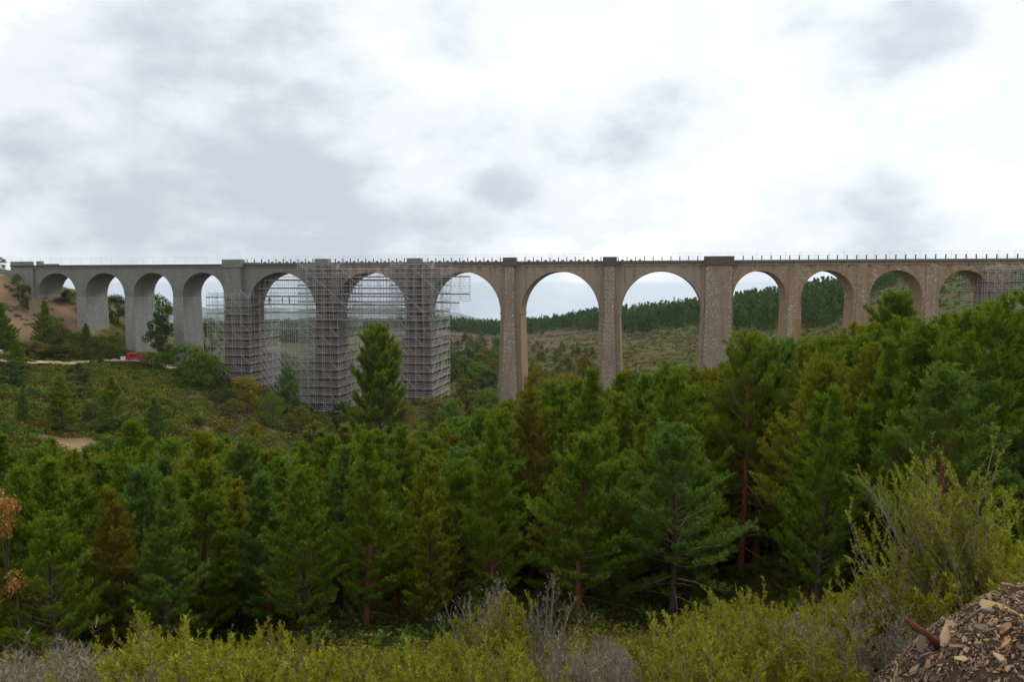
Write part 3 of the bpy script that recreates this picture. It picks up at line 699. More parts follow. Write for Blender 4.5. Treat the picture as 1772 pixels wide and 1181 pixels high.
for px, rz, po, lb in ((466, .4, .3, 'worker in dark clothes alone on the arch scaffold beside the wide grey pier'), (489, -1.2, 1.0, 'worker in dark clothes with raised forearms, of the pair on the arch scaffold'), (500.5, 1.6, .2, 'worker in dark clothes with arms down, of the pair on the arch scaffold')):
    person((S(px, D0 + 1.7), D0 + 1.7, zplat), rz, po, lb)

# ------------------------------------------------------------------ vehicles and gear on the track
MAT['red_paint'] = plain('red_paint', (.55, .02, .04), .35, .5, var=.1); MAT['white_paint'] = plain('white_paint', (.70, .69, .65), .4, .5, var=.1)
MAT['glass_dark'] = plain('glass_dark', (.03, .035, .04), .1, .6, var=.2); MAT['tyre'] = plain('tyre', (.02, .02, .02), .9); MAT['chrome'] = plain('chrome', (.5, .5, .5), .3, .5, .6)
MAT['lamp_red'] = plain('lamp_red', (.45, .05, .03), .3); MAT['lamp_clear'] = plain('lamp_clear', (.75, .75, .7), .2)
def van(loc, rz, paint, label, stripe=None, L=3.6, Wd=1.6, H=1.65):
    t = empty('van', loc, rz); tag(t, label, 'van')
    prof = [(-L/2, .32), (-L/2, 1.02), (-L/2 + .12, H - .08), (-L/2 + .35, H), (L/2 - 1.35, H), (L/2 - .72, 1.05), (L/2 - .1, .88), (L/2, .62), (L/2, .32)]
    b = bmesh.new(); A = [b.verts.new((x, -Wd / 2, z)) for x, z in prof]; B = [b.verts.new((x, Wd / 2, z)) for x, z in prof]
    b.faces.new(A); b.faces.new(B[::-1]); n = len(prof)
    for i in range(n): b.faces.new((A[i], B[i], B[(i + 1) % n], A[(i + 1) % n]))
    bmesh.ops.recalc_face_normals(b, faces=b.faces[:]); bmesh.ops.bevel(b, geom=b.edges[:], offset=.05, segments=2, affect='EDGES')
    me = bpy.data.meshes.new('body'); b.to_mesh(me); b.free(); link('body', me, paint, t)
    for s in (-1, 1):
        for x0, x1 in ((-L/2 + .45, -.15), (-.05, L/2 - 1.35)):
            MB().box(x0, x1, s * Wd/2 - .012, s * Wd/2 + .012, 1.08, H - .14).build('window', MAT['glass_dark'], t)
        MB().box(.15, L/2 - 1.2, s * Wd/2 - .014, s * Wd/2 + .014, .95, 1.0).build('door_handle', MAT['chrome'], t)
        MB().box(L/2 - .03, L/2 + .015, s * .55 - .16, s * .55 + .16, .62, .76).build('headlight', MAT['lamp_clear'], t)
        MB().box(-L/2 - .015, -L/2 + .03, s * .68 - .06, s * .68 + .06, .7, 1.05).build('tail_light', MAT['lamp_red'], t)
        for x in (-L/2 + .65, L/2 - .7):
            w = MB().tube([(x, s * (Wd/2 - .16), .31), (x, s * (Wd/2 + .02), .31)], .31, 16).build('wheel', MAT['tyre'], t)
            MB().tube([(x, s * (Wd/2 - .1), .31), (x, s * (Wd/2 + .035), .31)], .17, 12).build('rim', MAT['chrome'], w)
    ws = MB(); ws.V = [(L/2 - 1.30, -Wd/2 + .15, H - .07), (L/2 - 1.30, Wd/2 - .15, H - .07), (L/2 - .745, Wd/2 - .12, 1.1), (L/2 - .745, -Wd/2 + .12, 1.1)]
    ws.V = [(x + .03, y, z + .02) for x, y, z in ws.V]; ws.Fq = [(0, 1, 2, 3)]; ws.build('windscreen', MAT['glass_dark'], t)
    if stripe: MB().box(-L/2 + .1, L/2 - .3, -Wd/2 - .008, -Wd/2 + .01, .55, .85).build('side_stripe', stripe, t)
    return t
def road_spot(px, py):
    best = None
    for r in np.arange(185, 230, .5):
        a = at_r(px, py, r); e = abs(a.z - gz(a.x, a.y))
        if best is None or e < best[0]: best = (e, a.x, a.y)
    return Vector((best[1], best[2], gz(best[1], best[2]) + .15))
def road_r(px, r): q = on_ground(px, r); return Vector((q.x, q.y, q.z + .15))
van(road_r(233, 204.5), .75, MAT['red_paint'], 'small red van parked at the foot of a grey pier')
van(road_r(-5, 200.5), .55, MAT['white_paint'], 'white van with a red stripe half hidden on the dirt track', MAT['red_paint'], L=4.4, H=1.9)
t = empty('water_tank', road_r(212.5, 203.5), .5); tag(t, 'white cube water tank beside the red van', 'tank')
MB().box(-.5, .5, -.5, .5, .14, 1.05).build('tank', MAT['white_paint'], t); MB().tube([(0, 0, 1.05), (0, 0, 1.13)], .16, 10).build('lid', MAT['tyre'], t)
for y in (-.42, 0, .42): MB().box(-.55, .55, y - .06, y + .06, 0, .14).build('pallet_runner', MAT['plank'], t)

# ------------------------------------------------------------------ vegetation generators
def shoots_mesh(name, P, D, Ln, n, nl, w, rs, spread=1.0, tone=None, droop=0.0):
    """needle-bearing shoots: n narrow triangles around each shoot axis"""
    P = np.asarray(P, float); D = np.asarray(D, float); D /= np.linalg.norm(D, axis=1, keepdims=True) + 1e-9; k = len(P)
    Ln = np.broadcast_to(np.asarray(Ln, float), (k,))
    t = rs.uniform(.05, 1.0, (k, n)); base = P[:, None] + D[:, None] * (t * Ln[:, None])[..., None]
    rv = rs.normal(size=(k, n, 3)); rv -= (rv * D[:, None]).sum(-1, keepdims=True) * D[:, None]; rv /= np.linalg.norm(rv, axis=-1, keepdims=True) + 1e-9
    nd = D[:, None] * .75 + rv * spread; nd[..., 2] -= droop; nd /= np.linalg.norm(nd, axis=-1, keepdims=True)
    side = np.cross(nd, rs.normal(size=(k, n, 3))); side /= np.linalg.norm(side, axis=-1, keepdims=True) + 1e-9
    L_ = nl * rs.uniform(.7, 1.25, (k, n, 1)); W_ = w * rs.uniform(.7, 1.3, (k, n, 1))
    V = np.stack([base - side * W_ * .5, base + side * W_ * .5, base + nd * L_], 2).reshape(-1, 3)
    if tone is None: tone = rs.uniform(0, 1, k)
    tn = np.clip(tone[:, None] + rs.uniform(-.22, .22, (k, n)), 0, 1); tn = np.repeat(tn.ravel(), 3)
    return np_mesh(name, V, np.arange(len(V)).reshape(-1, 3), tn)
class Plant: pass
def make_pine(seed, H=10.0, W=2.5, bare=.28, dens=1.0, lean=.0, conic=.5, nn=13, needle=.17, bush=0.0, irr=(.55, 1.28)):
    """returns meshes: trunk, limbs, crown; conic 0 = rounded top, 1 = pointed"""
    R = random.Random(seed); rs = np.random.RandomState(seed); tr = MB(); lb = MB(); P, D, Ln, Tn = [], [], [], []
    ph = R.uniform(0, 6); ax = lambda h: Vector((lean * h + .10 * math.sin(h * .5 + ph), .10 * math.cos(h * .4 + ph), h))
    hs = np.linspace(-.4, H, 12); tr.tube([ax(h) for h in hs], [max(.014, (.024 * H * .5 + .03) * (1 - max(h, 0) / H) ** .85 + .012) for h in hs], 7)
    h = .06 * H; up = Vector((0, 0, 1))
    side_a = R.uniform(0, 6.28)
    while h < H * .985:
        f = h / H; g = (f - bare) / (1 - bare)
        if g > 0:
            prof = (1 - g) ** (.55 + .5 * conic) * (min(1, .55 + 2.2 * g)); ln = W * prof + .22
        else: ln = W * R.uniform(.35, .75)
        nb = R.choice((4, 5, 5, 6)) if g > 0 else R.choice((2, 3, 4)); az0 = R.uniform(0, 6.28)
        for b in range(nb):
            L = ln * R.uniform(*irr); a = az0 + b * 6.283 / nb + R.uniform(-.35, .35)
            el = (.22 + .85 * max(g, 0) ** 1.2 + R.uniform(-.18, .22)) if g > 0 else R.uniform(-.25, .2)
            d = Vector((math.cos(a) * math.cos(el), math.sin(a) * math.cos(el), math.sin(el))); o = ax(h + R.uniform(-.12, .12)); pts = []
            m = 5
            for i in range(m + 1):
                t = i / m; pts.append(o + d * (L * t) + up * (L * (.30 * t * t if g > 0 else -.18 * t * t)) + Vector((R.uniform(-1, 1), R.uniform(-1, 1), R.uniform(-1, 1))) * .035 * L * t)
            r0 = .010 + .010 * L if g > 0 else .014 + .013 * L
            lb.tube(pts, [r0 * (1 - .8 * i / m) for i in range(m + 1)], 3, False)
            if 0 < g < .6 and R.random() < .10: continue
            if g < 0 and R.random() < .60:
                continue
            q = L * (9.0 if g > .0 else 4) * dens; nt = max(4, int(q)); tone_b = R.uniform(.1, .9)
            t0 = .34 if g < .75 else .1
            for j in range(nt):
                t = t0 + (1 - t0) * (j + R.random()) / nt; i = min(int(t * m), m - 1); p = pts[i].lerp(pts[i + 1], t * m - i)
                dd = (pts[i + 1] - pts[i]).normalized(); s = dd.cross(up); s = s.normalized() if s.length > .05 else Vector((1, 0, 0)); sg = 1 if j % 2 else -1
                tl = (.22 + .34 * (1 - t) * L * .55 + .06 * L) * R.uniform(.7, 1.2)
                td = (dd * R.uniform(.5, .9) + s * sg * R.uniform(.4, .95) + up * R.uniform(.05, .55)).normalized()
                e = p + td * tl; lb.tube([p, e], [.006, .003], 3, False)
                for u in (.35, .62, .86, 1.0):
                    if R.random() < .12: continue
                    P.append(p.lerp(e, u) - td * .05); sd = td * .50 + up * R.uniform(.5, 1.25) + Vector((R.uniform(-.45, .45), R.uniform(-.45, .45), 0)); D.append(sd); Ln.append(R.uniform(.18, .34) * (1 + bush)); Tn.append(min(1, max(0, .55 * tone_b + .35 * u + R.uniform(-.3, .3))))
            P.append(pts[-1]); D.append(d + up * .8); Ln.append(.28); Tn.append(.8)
        h += R.uniform(.30, .46) if g > 0 else R.uniform(.35, .7)
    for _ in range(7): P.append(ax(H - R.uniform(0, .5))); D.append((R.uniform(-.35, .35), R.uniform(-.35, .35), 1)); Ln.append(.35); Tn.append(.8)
    pl = Plant(); pl.trunk = tr.mesh('trunk', True); pl.limbs = lb.mesh('limbs', True)
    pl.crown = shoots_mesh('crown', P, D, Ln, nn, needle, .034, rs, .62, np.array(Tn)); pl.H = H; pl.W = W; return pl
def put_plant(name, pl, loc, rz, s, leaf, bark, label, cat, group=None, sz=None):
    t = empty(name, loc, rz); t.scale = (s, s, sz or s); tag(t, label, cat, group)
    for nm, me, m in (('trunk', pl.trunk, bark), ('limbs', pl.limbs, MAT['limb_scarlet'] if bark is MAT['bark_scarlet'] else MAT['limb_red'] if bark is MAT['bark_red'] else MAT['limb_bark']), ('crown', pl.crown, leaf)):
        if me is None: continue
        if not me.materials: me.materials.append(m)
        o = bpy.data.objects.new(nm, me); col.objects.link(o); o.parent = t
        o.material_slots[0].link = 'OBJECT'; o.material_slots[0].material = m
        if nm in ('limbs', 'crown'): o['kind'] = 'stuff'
    return t
def make_broad(seed, H=5.0, W=2.2, nleaf=3200, leaf=.16, squat=.8, stems=1, clumps=34):
    R = random.Random(seed); rs = np.random.RandomState(seed); tr = MB(); lb = MB(); cl = []
    for s in range(stems):
        a = R.uniform(0, 6.28); base = Vector((math.cos(a), math.sin(a), 0)) * (.12 * (stems > 1)); topx = Vector((R.uniform(-.3, .3) * W * .4, R.uniform(-.3, .3) * W * .4, H * .72))
        tr.tube([base + Vector((0, 0, -.3)), base.lerp(topx, .3), base.lerp(topx, .65), topx], [.018 * H / stems ** .5 + .02, .013 * H / stems ** .5 + .015, .009 * H / stems ** .5 + .01, .012], 6)
    for i in range(clumps):
        u = R.random(); a = R.uniform(0, 6.28); z = H * (.18 + .80 * u); rr = W * math.sin(math.pi * min(1, (.14 + .86 * u)) ** squat) ** .6 * R.uniform(.35, 1.0)
        c = Vector((math.cos(a) * rr, math.sin(a) * rr, z)); cl.append((c, W * R.uniform(.20, .36), R.uniform(.1, .9)))
        st = Vector((0, 0, z * R.uniform(.35, .7))); lb.tube([st, st.lerp(c, .55) + Vector((0, 0, .1)), c], [.006 * H, .004 * H, .004], 3, False)
    per = nleaf // clumps; V = []; T = []
    for c, r, tn in cl:
        d = rs.normal(size=(per, 3)); d /= np.linalg.norm(d, axis=1, keepdims=True); q = np.array(c) + d * (r * rs.uniform(.45, 1.1, (per, 1))) * np.array([1, 1, .72])
        n = d + rs.normal(size=(per, 3)) * .7 + np.array([0, 0, .5]); n /= np.linalg.norm(n, axis=1, keepdims=True)
        u = np.cross(n, rs.normal(size=(per, 3))); u /= np.linalg.norm(u, axis=1, keepdims=True); v = np.cross(n, u); s = leaf * rs.uniform(.6, 1.3, (per, 1))
        V.append(np.stack([q - u * s * .5, q + v * s * .35, q + u * s * .6, q - v * s * .35], 1).reshape(-1, 3)); T.append(np.repeat(np.clip(tn + rs.uniform(-.35, .35, per), 0, 1), 4))
    V = np.concatenate(V); pl = Plant(); pl.trunk = tr.mesh('trunk', True); pl.limbs = lb.mesh('limbs'); pl.crown = np_mesh('crown', V, np.arange(len(V)).reshape(-1, 4), np.concatenate(T)); pl.H = H; pl.W = W; return pl
def make_heath(seed, H=1.1, W=.55, stems=26, green=1.0, dead=.0, lean=(0, 0)):
    """tree heath: bundles of thin wiry stems with feathery shoots in the upper part"""
    R = random.Random(seed); rs = np.random.RandomState(seed); tr = MB(); lb = MB(); P, D, Ln, Tn = [], [], [], []
    up = Vector((0, 0, 1))
    for s in range(stems):
        a = R.uniform(0, 6.28); sp = abs(R.gauss(0, .5)); L = H * R.uniform(.62, 1.05) * (1 - .18 * sp)
        d = Vector((math.cos(a) * sp * W / H * 1.4 + lean[0], math.sin(a) * sp * W / H * 1.4 + lean[1], 1)).normalized(); o = Vector((math.cos(a), math.sin(a), 0)) * R.uniform(0, .12); tone_s = R.uniform(.1, .9)
        bend = Vector((R.uniform(-.12, .12), R.uniform(-.12, .12), 0)) * H; pts = [o + d * (L * t) + bend * (t * t) + Vector((R.uniform(-1, 1), R.uniform(-1, 1), 0)) * .012 for t in (0, .25, .5, .75, 1)]
        tr.tube(pts, [.010 * H, .008 * H, .006 * H, .004 * H, .0018], 4, False)
        n2 = int(13 * (.6 + .4 * H))
        for j in range(n2):
            t = .26 + .74 * (j + R.random()) / n2; k = min(int(t * 4), 3); p = pts[k].lerp(pts[k + 1], t * 4 - k); b = R.uniform(0, 6.28)
            td = (d + Vector((math.cos(b), math.sin(b), R.uniform(.1, .7))) * R.uniform(.45, .9)).normalized(); tl = H * R.uniform(.09, .22) * (1.25 - .6 * t); e = p + td * tl
            lb.tube([p, p.lerp(e, .5) + up * .01, e], [.0034, .0026, .0012], 3, False)
            for u in (.3, .55, .8, 1.0):
                if R.random() > green and R.random() > .25: continue
                if u < .5 and t < .45: continue
                P.append(p.lerp(e, u)); D.append(td * .6 + up * R.uniform(.5, 1) + Vector((R.uniform(-.5, .5), R.uniform(-.5, .5), 0))); Ln.append(R.uniform(.05, .11) * (.7 + .3 * H)); Tn.append(min(1, max(0, tone_s + R.uniform(-.35, .35))))
    pl = Plant(); pl.trunk = tr.mesh('stems', True); pl.limbs = lb.mesh('twigs'); pl.crown = shoots_mesh('foliage', P, D, Ln, 17 if not dead else 9, .030 if not dead else .045, .011 if not dead else .006, rs, .8, np.array(Tn)) if P else None
    pl.H = H; pl.W = W; return pl
def put_heath(pl, loc, rz, s, leaf, wood, label, group, name='heath_shrub'):
    t = empty(name, loc, rz); t.scale = (s, s, s); tag(t, label, 'shrub', group)
    for nm, me, m in (('stems', pl.trunk, wood), ('twigs', pl.limbs, wood), ('foliage', pl.crown, leaf)):
        if me is None: continue
        if not me.materials: me.materials.append(m)
        o = bpy.data.objects.new(nm, me); col.objects.link(o); o.parent = t; o.material_slots[0].link = 'OBJECT'; o.material_slots[0].material = m; o['kind'] = 'stuff'
    return t

# ------------------------------------------------------------------ the pine wood between the camera and the viaduct
PV = [make_pine(11, 10, 2.2, .14, 1.0, conic=.45), make_pine(12, 10, 1.85, .10, 1.05, conic=.8), make_pine(13, 10, 2.4, .22, .95, .012, .2),
      make_pine(14, 10, 2.1, .06, 1.1, conic=.6), make_pine(15, 10, 2.5, .28, .85, -.016, .1), make_pine(16, 10, 1.75, .18, 1.0, .01, conic=.55),
      make_pine(17, 10, 2.3, .12, .9, .015, conic=.3), make_pine(18, 10, 1.95, .14, 1.0, -.01, conic=.95)]
CAN = np.array([(-200, 740), (0, 745), (100, 752), (200, 732), (330, 722), (420, 775), (500, 790), (560, 752), (620, 752), (660, 758), (700, 742), (760, 745), (850, 705), (900, 692), (960, 655), (1000, 640),
                (1100, 645), (1200, 655), (1250, 640), (1300, 612), (1400, 592), (1460, 585), (1500, 572), (1600, 580), (1650, 562), (1700, 545), (1772, 528), (2000, 500)], float)
taken = []
def free(x, y, d): return all((x - a) ** 2 + (y - b) ** 2 > d * d for a, b in taken)
def wood_label(tone, px, r, shape):
    where = 'grey piers' if px < 420 else 'scaffolded piers' if px < 800 else 'brown piers' if px < 1150 else 'orange piers'
    row = 'in the front row of the wood' if r < 32 else 'in the middle of the wood' if r < 52 else 'at the back of the wood'
    return f'{shape} {tone} pine {row} facing the {where}'
def pine_at(px, r, ytop, var, tone, bark, label, rz=0.0, group=None, wide=1.0, base=None, name='pine_tree'):
    g = on_ground(px, r, ytop); d = ray(px, ytop); z = d[2] * r / math.hypot(d[0], d[1]); H = z - g.z; s = H / 10.0; taken.append((g.x, g.y))
    t = put_plant(name, var, (g.x, g.y, g.z - .1), rz, s * wide, tone, bark, label, 'tree', group, s); return t, H
# the ones that stand out
RED = make_pine(31, 10, 2.4, .46, .85, conic=.2); RED2 = make_pine(32, 10, 2.1, .50, .8, .006, conic=.2)
pine_at(1294, 33.5, 598, RED, PINE['deep green'], MAT['bark_scarlet'], 'pine with a tall bare red trunk, thicker of a close pair', 1.0)
pine_at(1322, 35, 606, RED2, PINE['deep green'], MAT['bark_scarlet'], 'pine with a tall bare red trunk, thinner of a close pair', 2.2)
pine_at(1232, 42, 652, RED2, PINE['bronze-tinted'], MAT['bark_red'], 'thin pine with a reddish trunk beside the red-trunked pair', 4.2)
pine_at(1548, 62, 521, make_pine(33, 10, 2.4, .30, 1.5, conic=.05, irr=(.75, 1.15)), PINE['deep green'], MAT['bark_red'], 'round-topped pine standing above the wood in front of the orange piers', .5, wide=1.15)
pine_at(1110, 31, 742, make_pine(34, 10, 1.8, .12, .85, conic=.9), PINE['olive green'], MAT['bark_red'], 'thin olive pine with a bare twiggy tip in the front row of the wood', .2)
pine_at(918, 33, 690, make_pine(35, 10, 2.7, .22, .8, conic=.35), PINE['bronze-tinted'], MAT['bark_red'], 'wide sparse bronze pine with long level branches in the wood', 2.0)
pine_at(1612, 55, 640, PV[1], PINE['olive green'], MAT['bark_brown'], 'pointed yellow-green pine among darker pines near the orange piers', 2.0, wide=.9)
pine_at(405, 27, 856, PV[3], PINE['olive green'], MAT['bark_brown'], 'short olive pine in the front row with a dense pointed crown', 2.6, wide=1.1)
pine_at(655, 104, 588, make_pine(36, 10, 2.7, .04, 2.0, conic=-.40, nn=15, needle=.15, bush=.1, irr=(.78, 1.12)), MAT['needles_fresh'], MAT['bark_brown'], 'big bushy bright green pine in front of the scaffolded piers', 1.0, wide=.98)
R = random.Random(101); tone_keys = ['blue-green', 'deep green', 'olive green', 'bronze-tinted']; cand = []
az_l, az_r = azim(-140), azim(1900); SHAPES = ('broad', 'narrow', 'wide-topped', 'bushy', 'flat-topped', 'slender')
for k in range(26000):
    a = R.uniform(az_l, az_r); r = 21.5 + 72 * R.random() ** .75; cand.append((r, a))
CA = np.array(cand); CZ = ground(CA[:, 0] * np.sin(CA[:, 1]), CA[:, 0] * np.cos(CA[:, 1])); order = np.argsort(CA[:, 0] + np.array([R.uniform(0, 3) for _ in cand]))
n_p = 0; rest = []; TK = np.array(taken); T2 = np.zeros((4000, 2)); T2[:len(TK)] = TK; nT = len(TK)
for q in order:
    r, a = cand[q]; z = float(CZ[q]); x, y = r * math.sin(a), r * math.cos(a); px, _ = proj((x, y, z))
    if px < -110 or px > 1890: continue
    if r > (92 if px > 800 else 68 if px < 450 else 76): continue
    if np.min((T2[:nT, 0] - x) ** 2 + (T2[:nT, 1] - y) ** 2) < (1.30 + .013 * r) ** 2: continue
    if any(abs(px - p0) < w0 and r < r0 for p0, w0, r0 in ((1305, 84, 37), (1235, 30, 41), (918, 55, 34), (1110, 36, 32), (405, 45, 28))): continue
    lim = np.interp(px, CAN[:, 0], CAN[:, 1]); H = R.uniform(4.8, 7.0) if r < 30 else R.uniform(6.0, 8.4) if r < 42 else R.uniform(7.0, 10.2)
    if px > 850 and r > 25: H = max(H, R.uniform(6.5, 9.5) if px < 1150 else R.uniform(7.5, 11.5))
    if R.random() < .12: H *= .68
    d = ray(px, lim + R.uniform(0, 30)); H = min(H, d[2] * r / math.hypot(d[0], d[1]) - z)
    if H < 3.4: continue
    T2[nT] = (x, y); nT += 1; s = H / 10 * R.uniform(.95, 1.05); w_ = s * R.uniform(.92, 1.28)
    tone = R.choices(tone_keys, [.18, .57, .20, .05] if px > 500 else [.16, .60, .22, .02])[0]; vi = R.randrange(len(PV)); rz = R.uniform(0, 6.28)
    if n_p < 290:
        bark = MAT['bark_red'] if (R.random() < (.15 if px < 750 else .4) or (tone == 'bronze-tinted' and px > 500)) else MAT['bark_brown']
        t_ = put_plant('pine_tree', PV[vi], (x, y, z - .1), rz, w_, PINE[tone], bark, wood_label(tone, px, r, SHAPES[vi % 6]), 'tree', 'pines of the wood below the viaduct', s); t_.rotation_euler = (R.gauss(0, .025), R.gauss(0, .025), rz)
        n_p += 1
    else: rest.append((x, y, z - .1, rz, w_, s, (vi % 4) * 2 + (0 if tone in ('blue-green', 'deep green') else 1)))
def instanced(name, pts, sources, label, cat):
    """one uncountable mass: a point per plant, geometry nodes put the plant meshes on them"""
    pts = np.array(pts, float); me = bpy.data.meshes.new(name); me.vertices.add(len(pts)); me.vertices.foreach_set('co', pts[:, :3].astype(np.float32).ravel())
    for k, nm in ((3, 'rz'), (4, 'sx'), (5, 'sz'), (6, 'kindno')):
        at = me.attributes.new(nm, 'FLOAT', 'POINT'); at.data.foreach_set('value', pts[:, k].astype(np.float32))
    o = link(name, me); tag(o, label, cat, kind='stuff'); ng = bpy.data.node_groups.new(name, 'GeometryNodeTree')
    ng.interface.new_socket('Geometry', in_out='INPUT', socket_type='NodeSocketGeometry'); ng.interface.new_socket('Geometry', in_out='OUTPUT', socket_type='NodeSocketGeometry')
    N = ng.nodes.new; L = ng.links.new; gi = N('NodeGroupInput'); go = N('NodeGroupOutput'); jo = N('GeometryNodeJoinGeometry')
    def attr(nm):
        a = N('GeometryNodeInputNamedAttribute'); a.data_type = 'FLOAT'; a.inputs[0].default_value = nm; return a.outputs[0]
    rot = N('ShaderNodeCombineXYZ'); L(attr('rz'), rot.inputs[2]); scl = N('ShaderNodeCombineXYZ'); sx = attr('sx'); L(sx, scl.inputs[0]); L(sx, scl.inputs[1]); L(attr('sz'), scl.inputs[2]); kn = attr('kindno')
    for v, parts in enumerate(sources):
        ip = N('GeometryNodeInstanceOnPoints'); L(gi.outputs[0], ip.inputs['Points']); cm = N('FunctionNodeCompare'); cm.data_type = 'FLOAT'; cm.operation = 'EQUAL'; L(kn, cm.inputs[0]); cm.inputs[1].default_value = v; cm.inputs['Epsilon'].default_value = .1
        L(cm.outputs[0], ip.inputs['Selection']); L(rot.outputs[0], ip.inputs['Rotation']); L(scl.outputs[0], ip.inputs['Scale']); jj = N('GeometryNodeJoinGeometry')
        for me_, m_ in parts:
            c = me_.copy(); c.materials.clear(); c.materials.append(m_); so = bpy.data.objects.new(name + '_source', c); oi = N('GeometryNodeObjectInfo'); oi.inputs[0].default_value = so; L(oi.outputs['Geometry'], jj.inputs[0])
        L(jj.outputs[0], ip.inputs['Instance']); L(ip.outputs[0], jo.inputs[0])
    L(jo.outputs[0], go.inputs[0]); md = o.modifiers.new('plants', 'NODES'); md.node_group = ng; return o
if rest:
    instanced('distant_pines', rest, [[(PV[v].trunk, MAT['bark_brown']), (PV[v].crown, PINE[('deep green', 'olive green')[c]] if v % 2 else PINE[('blue-green', 'olive green')[c]])] for v in range(4) for c in range(2)], 'far ranks of the pine wood reaching towards the viaduct', 'forest')
print('rest', len(rest))
print('pines', n_p, 'far', r)
# ------------------------------------------------------------------ trees and bushes one can tell apart around the viaduct
BR = [make_broad(51, 5, 2.3, 3600, .20), make_broad(52, 5, 1.7, 3000, .20, 1.0), make_broad(53, 5, 2.9, 4200, .22, .7, 3), make_broad(54, 5, 2.2, 2600, .17, .9, 2)]
PF = [PV[1], PV[3], PV[0]]
def broad_at(px, r, ytop, wpx, var, leaf, label, group=None, name='broadleaf_tree', cat='tree', zoff=0.0):
    g = on_ground(px, r, ytop); d = ray(px, ytop); H = d[2] * r / math.hypot(d[0], d[1]) - g.z; dep = math.hypot(g.x, g.y) * math.cos(math.atan2(g.x, g.y) + YAW)
    H = max(H, 1.0); w = wpx / F * dep; v = BR[var]
    return put_plant(name, v, (g.x, g.y, g.z - .15), px * .7, w / (2.1 * v.W), leaf, MAT['bark_brown'], label, cat, group, H / (1.02 * v.H))
def small_pine(px, r, ytop, var, leaf, label, wide=1.0): pine_at(px, r, ytop, PF[var], leaf, MAT['bark_brown'], label, px * .3, 'young pines on the heath slope', wide)
LG, LD, LY, LO, NF = MAT['leaf_green'], MAT['leaf_dark'], MAT['leaf_yellow'], MAT['leaf_olive'], MAT['needles_fresh']
small_pine(28, 176, 590, 1, NF, 'young bright pine in front of the dirt track next to the white van', 1.5)
small_pine(104, 128, 654, 1, NF, 'young spreading pine on bare soil below the dirt track', 1.6)
small_pine(38, 126, 672, 0, PINE['blue-green'], 'small dark narrow pine left of the spreading young pine', 1.1)
small_pine(192, 133, 655, 2, NF, 'pair-topped young pine on the heath below the red van', 1.5)
small_pine(266, 122, 688, 0, PINE['blue-green'], 'small dark blue-green pine on the heath slope', 1.4)
small_pine(206, 186, 632, 0, PINE['blue-green'], 'tiny dark pine just below the white tank', 1.5)
small_pine(76, 210, 524, 1, NF, 'young pine on the earth bank below the first grey arch', 1.3)
small_pine(148, 214, 560, 0, PINE['deep green'], 'little pine at the foot of the first grey pier', 1.5)
small_pine(2, 205, 528, 1, PINE['deep green'], 'young pine on the earth bank at the abutment', 1.4)
broad_at(345, 178, 596, 88, 2, LG, 'large leafy tree with pale leaf clusters below the grey piers')
broad_at(318, 186, 590, 60, 0, LG, 'leafy tree behind the large pale-leaved tree')
broad_at(276, 203, 538, 50, 1, LD, 'dark rounded tree between two grey piers')
broad_at(372, 186, 622, 55, 3, LD, 'dark bush at the foot of the scaffolded wide pier')
broad_at(202, 236, 506, 46, 0, LD, 'dark tree seen through the second grey arch'); broad_at(276, 238, 508, 62, 1, LG, 'green tree seen through the third grey arch')
broad_at(232, 240, 520, 40, 3, LD, 'low dark tree behind the second grey pier')
broad_at(364, 228, 545, 44, 0, LG, 'green tree behind the scaffold of the wide pier'); broad_at(120, 240, 500, 46, 2, LD, 'dark bush on the bank behind the first grey arch')
broad_at(104, 236, 520, 50, 2, LD, 'low dark bush under the first grey arch', name='bush', cat='bush')
broad_at(30, 228, 472, 30, 3, LD, 'dark bush climbing the abutment wall', name='bush', cat='bush'); broad_at(44, 224, 488, 22, 0, LD, 'small dark bush at the abutment foot', name='bush', cat='bush')
broad_at(-4, 243, 440, 26, 1, LD, 'tree top beside the deck end at the abutment')
broad_at(158, 204, 586, 30, 0, LD, 'dark bush beside the dirt track', name='bush', cat='bush'); broad_at(185, 206, 590, 40, 2, LO, 'olive bush at the foot of the first grey pier', name='bush', cat='bush')
broad_at(60, 206, 590, 60, 2, LO, 'low olive bush above the dirt track', name='bush', cat='bush'); broad_at(262, 199, 608, 40, 3, LO, 'low olive bush beside the red van', name='bush', cat='bush')
broad_at(425, 160, 646, 62, 0, LY, 'yellow-green bush in front of the wide scaffolded pier', name='bush', cat='bush'); broad_at(470, 150, 676, 56, 3, LG, 'green bush under the scaffolded arch', name='bush', cat='bush')
broad_at(497, 168, 632, 40, 1, LG, 'slender tree in front of the arch scaffold'); broad_at(392, 158, 672, 48, 2, LD, 'dark green bush beside the yellow-green bush', name='bush', cat='bush')
broad_at(440, 118, 728, 60, 2, LY, 'mustard yellow bush behind the pine wood', name='bush', cat='bush'); broad_at(520, 150, 702, 66, 2, LO, 'low olive bush at the foot of the middle scaffold', name='bush', cat='bush')
broad_at(590, 160, 690, 44, 0, LD, 'dark blue-green bush beside the middle scaffold', name='bush', cat='bush'); broad_at(548, 138, 728, 70, 2, LO, 'brown-olive bush below the middle scaffold', name='bush', cat='bush')
broad_at(700, 140, 690, 60, 2, LO, 'olive bush right beside the bushy pine', name='bush', cat='bush'); broad_at(748, 146, 682, 66, 0, LO, 'olive broadleaf tree below the scaffolded pier')
broad_at(742, 120, 712, 50, 3, LD, 'dark broadleaf bush between olive trees', name='bush', cat='bush'); broad_at(806, 150, 652, 58, 1, LO, 'olive broadleaf tree with a round top'); broad_at(780, 128, 690, 70, 2, LG, 'green broadleaf tree at the edge of the wood')
broad_at(842, 130, 668, 60, 0, LG, 'green broadleaf tree in front of the brown pier')
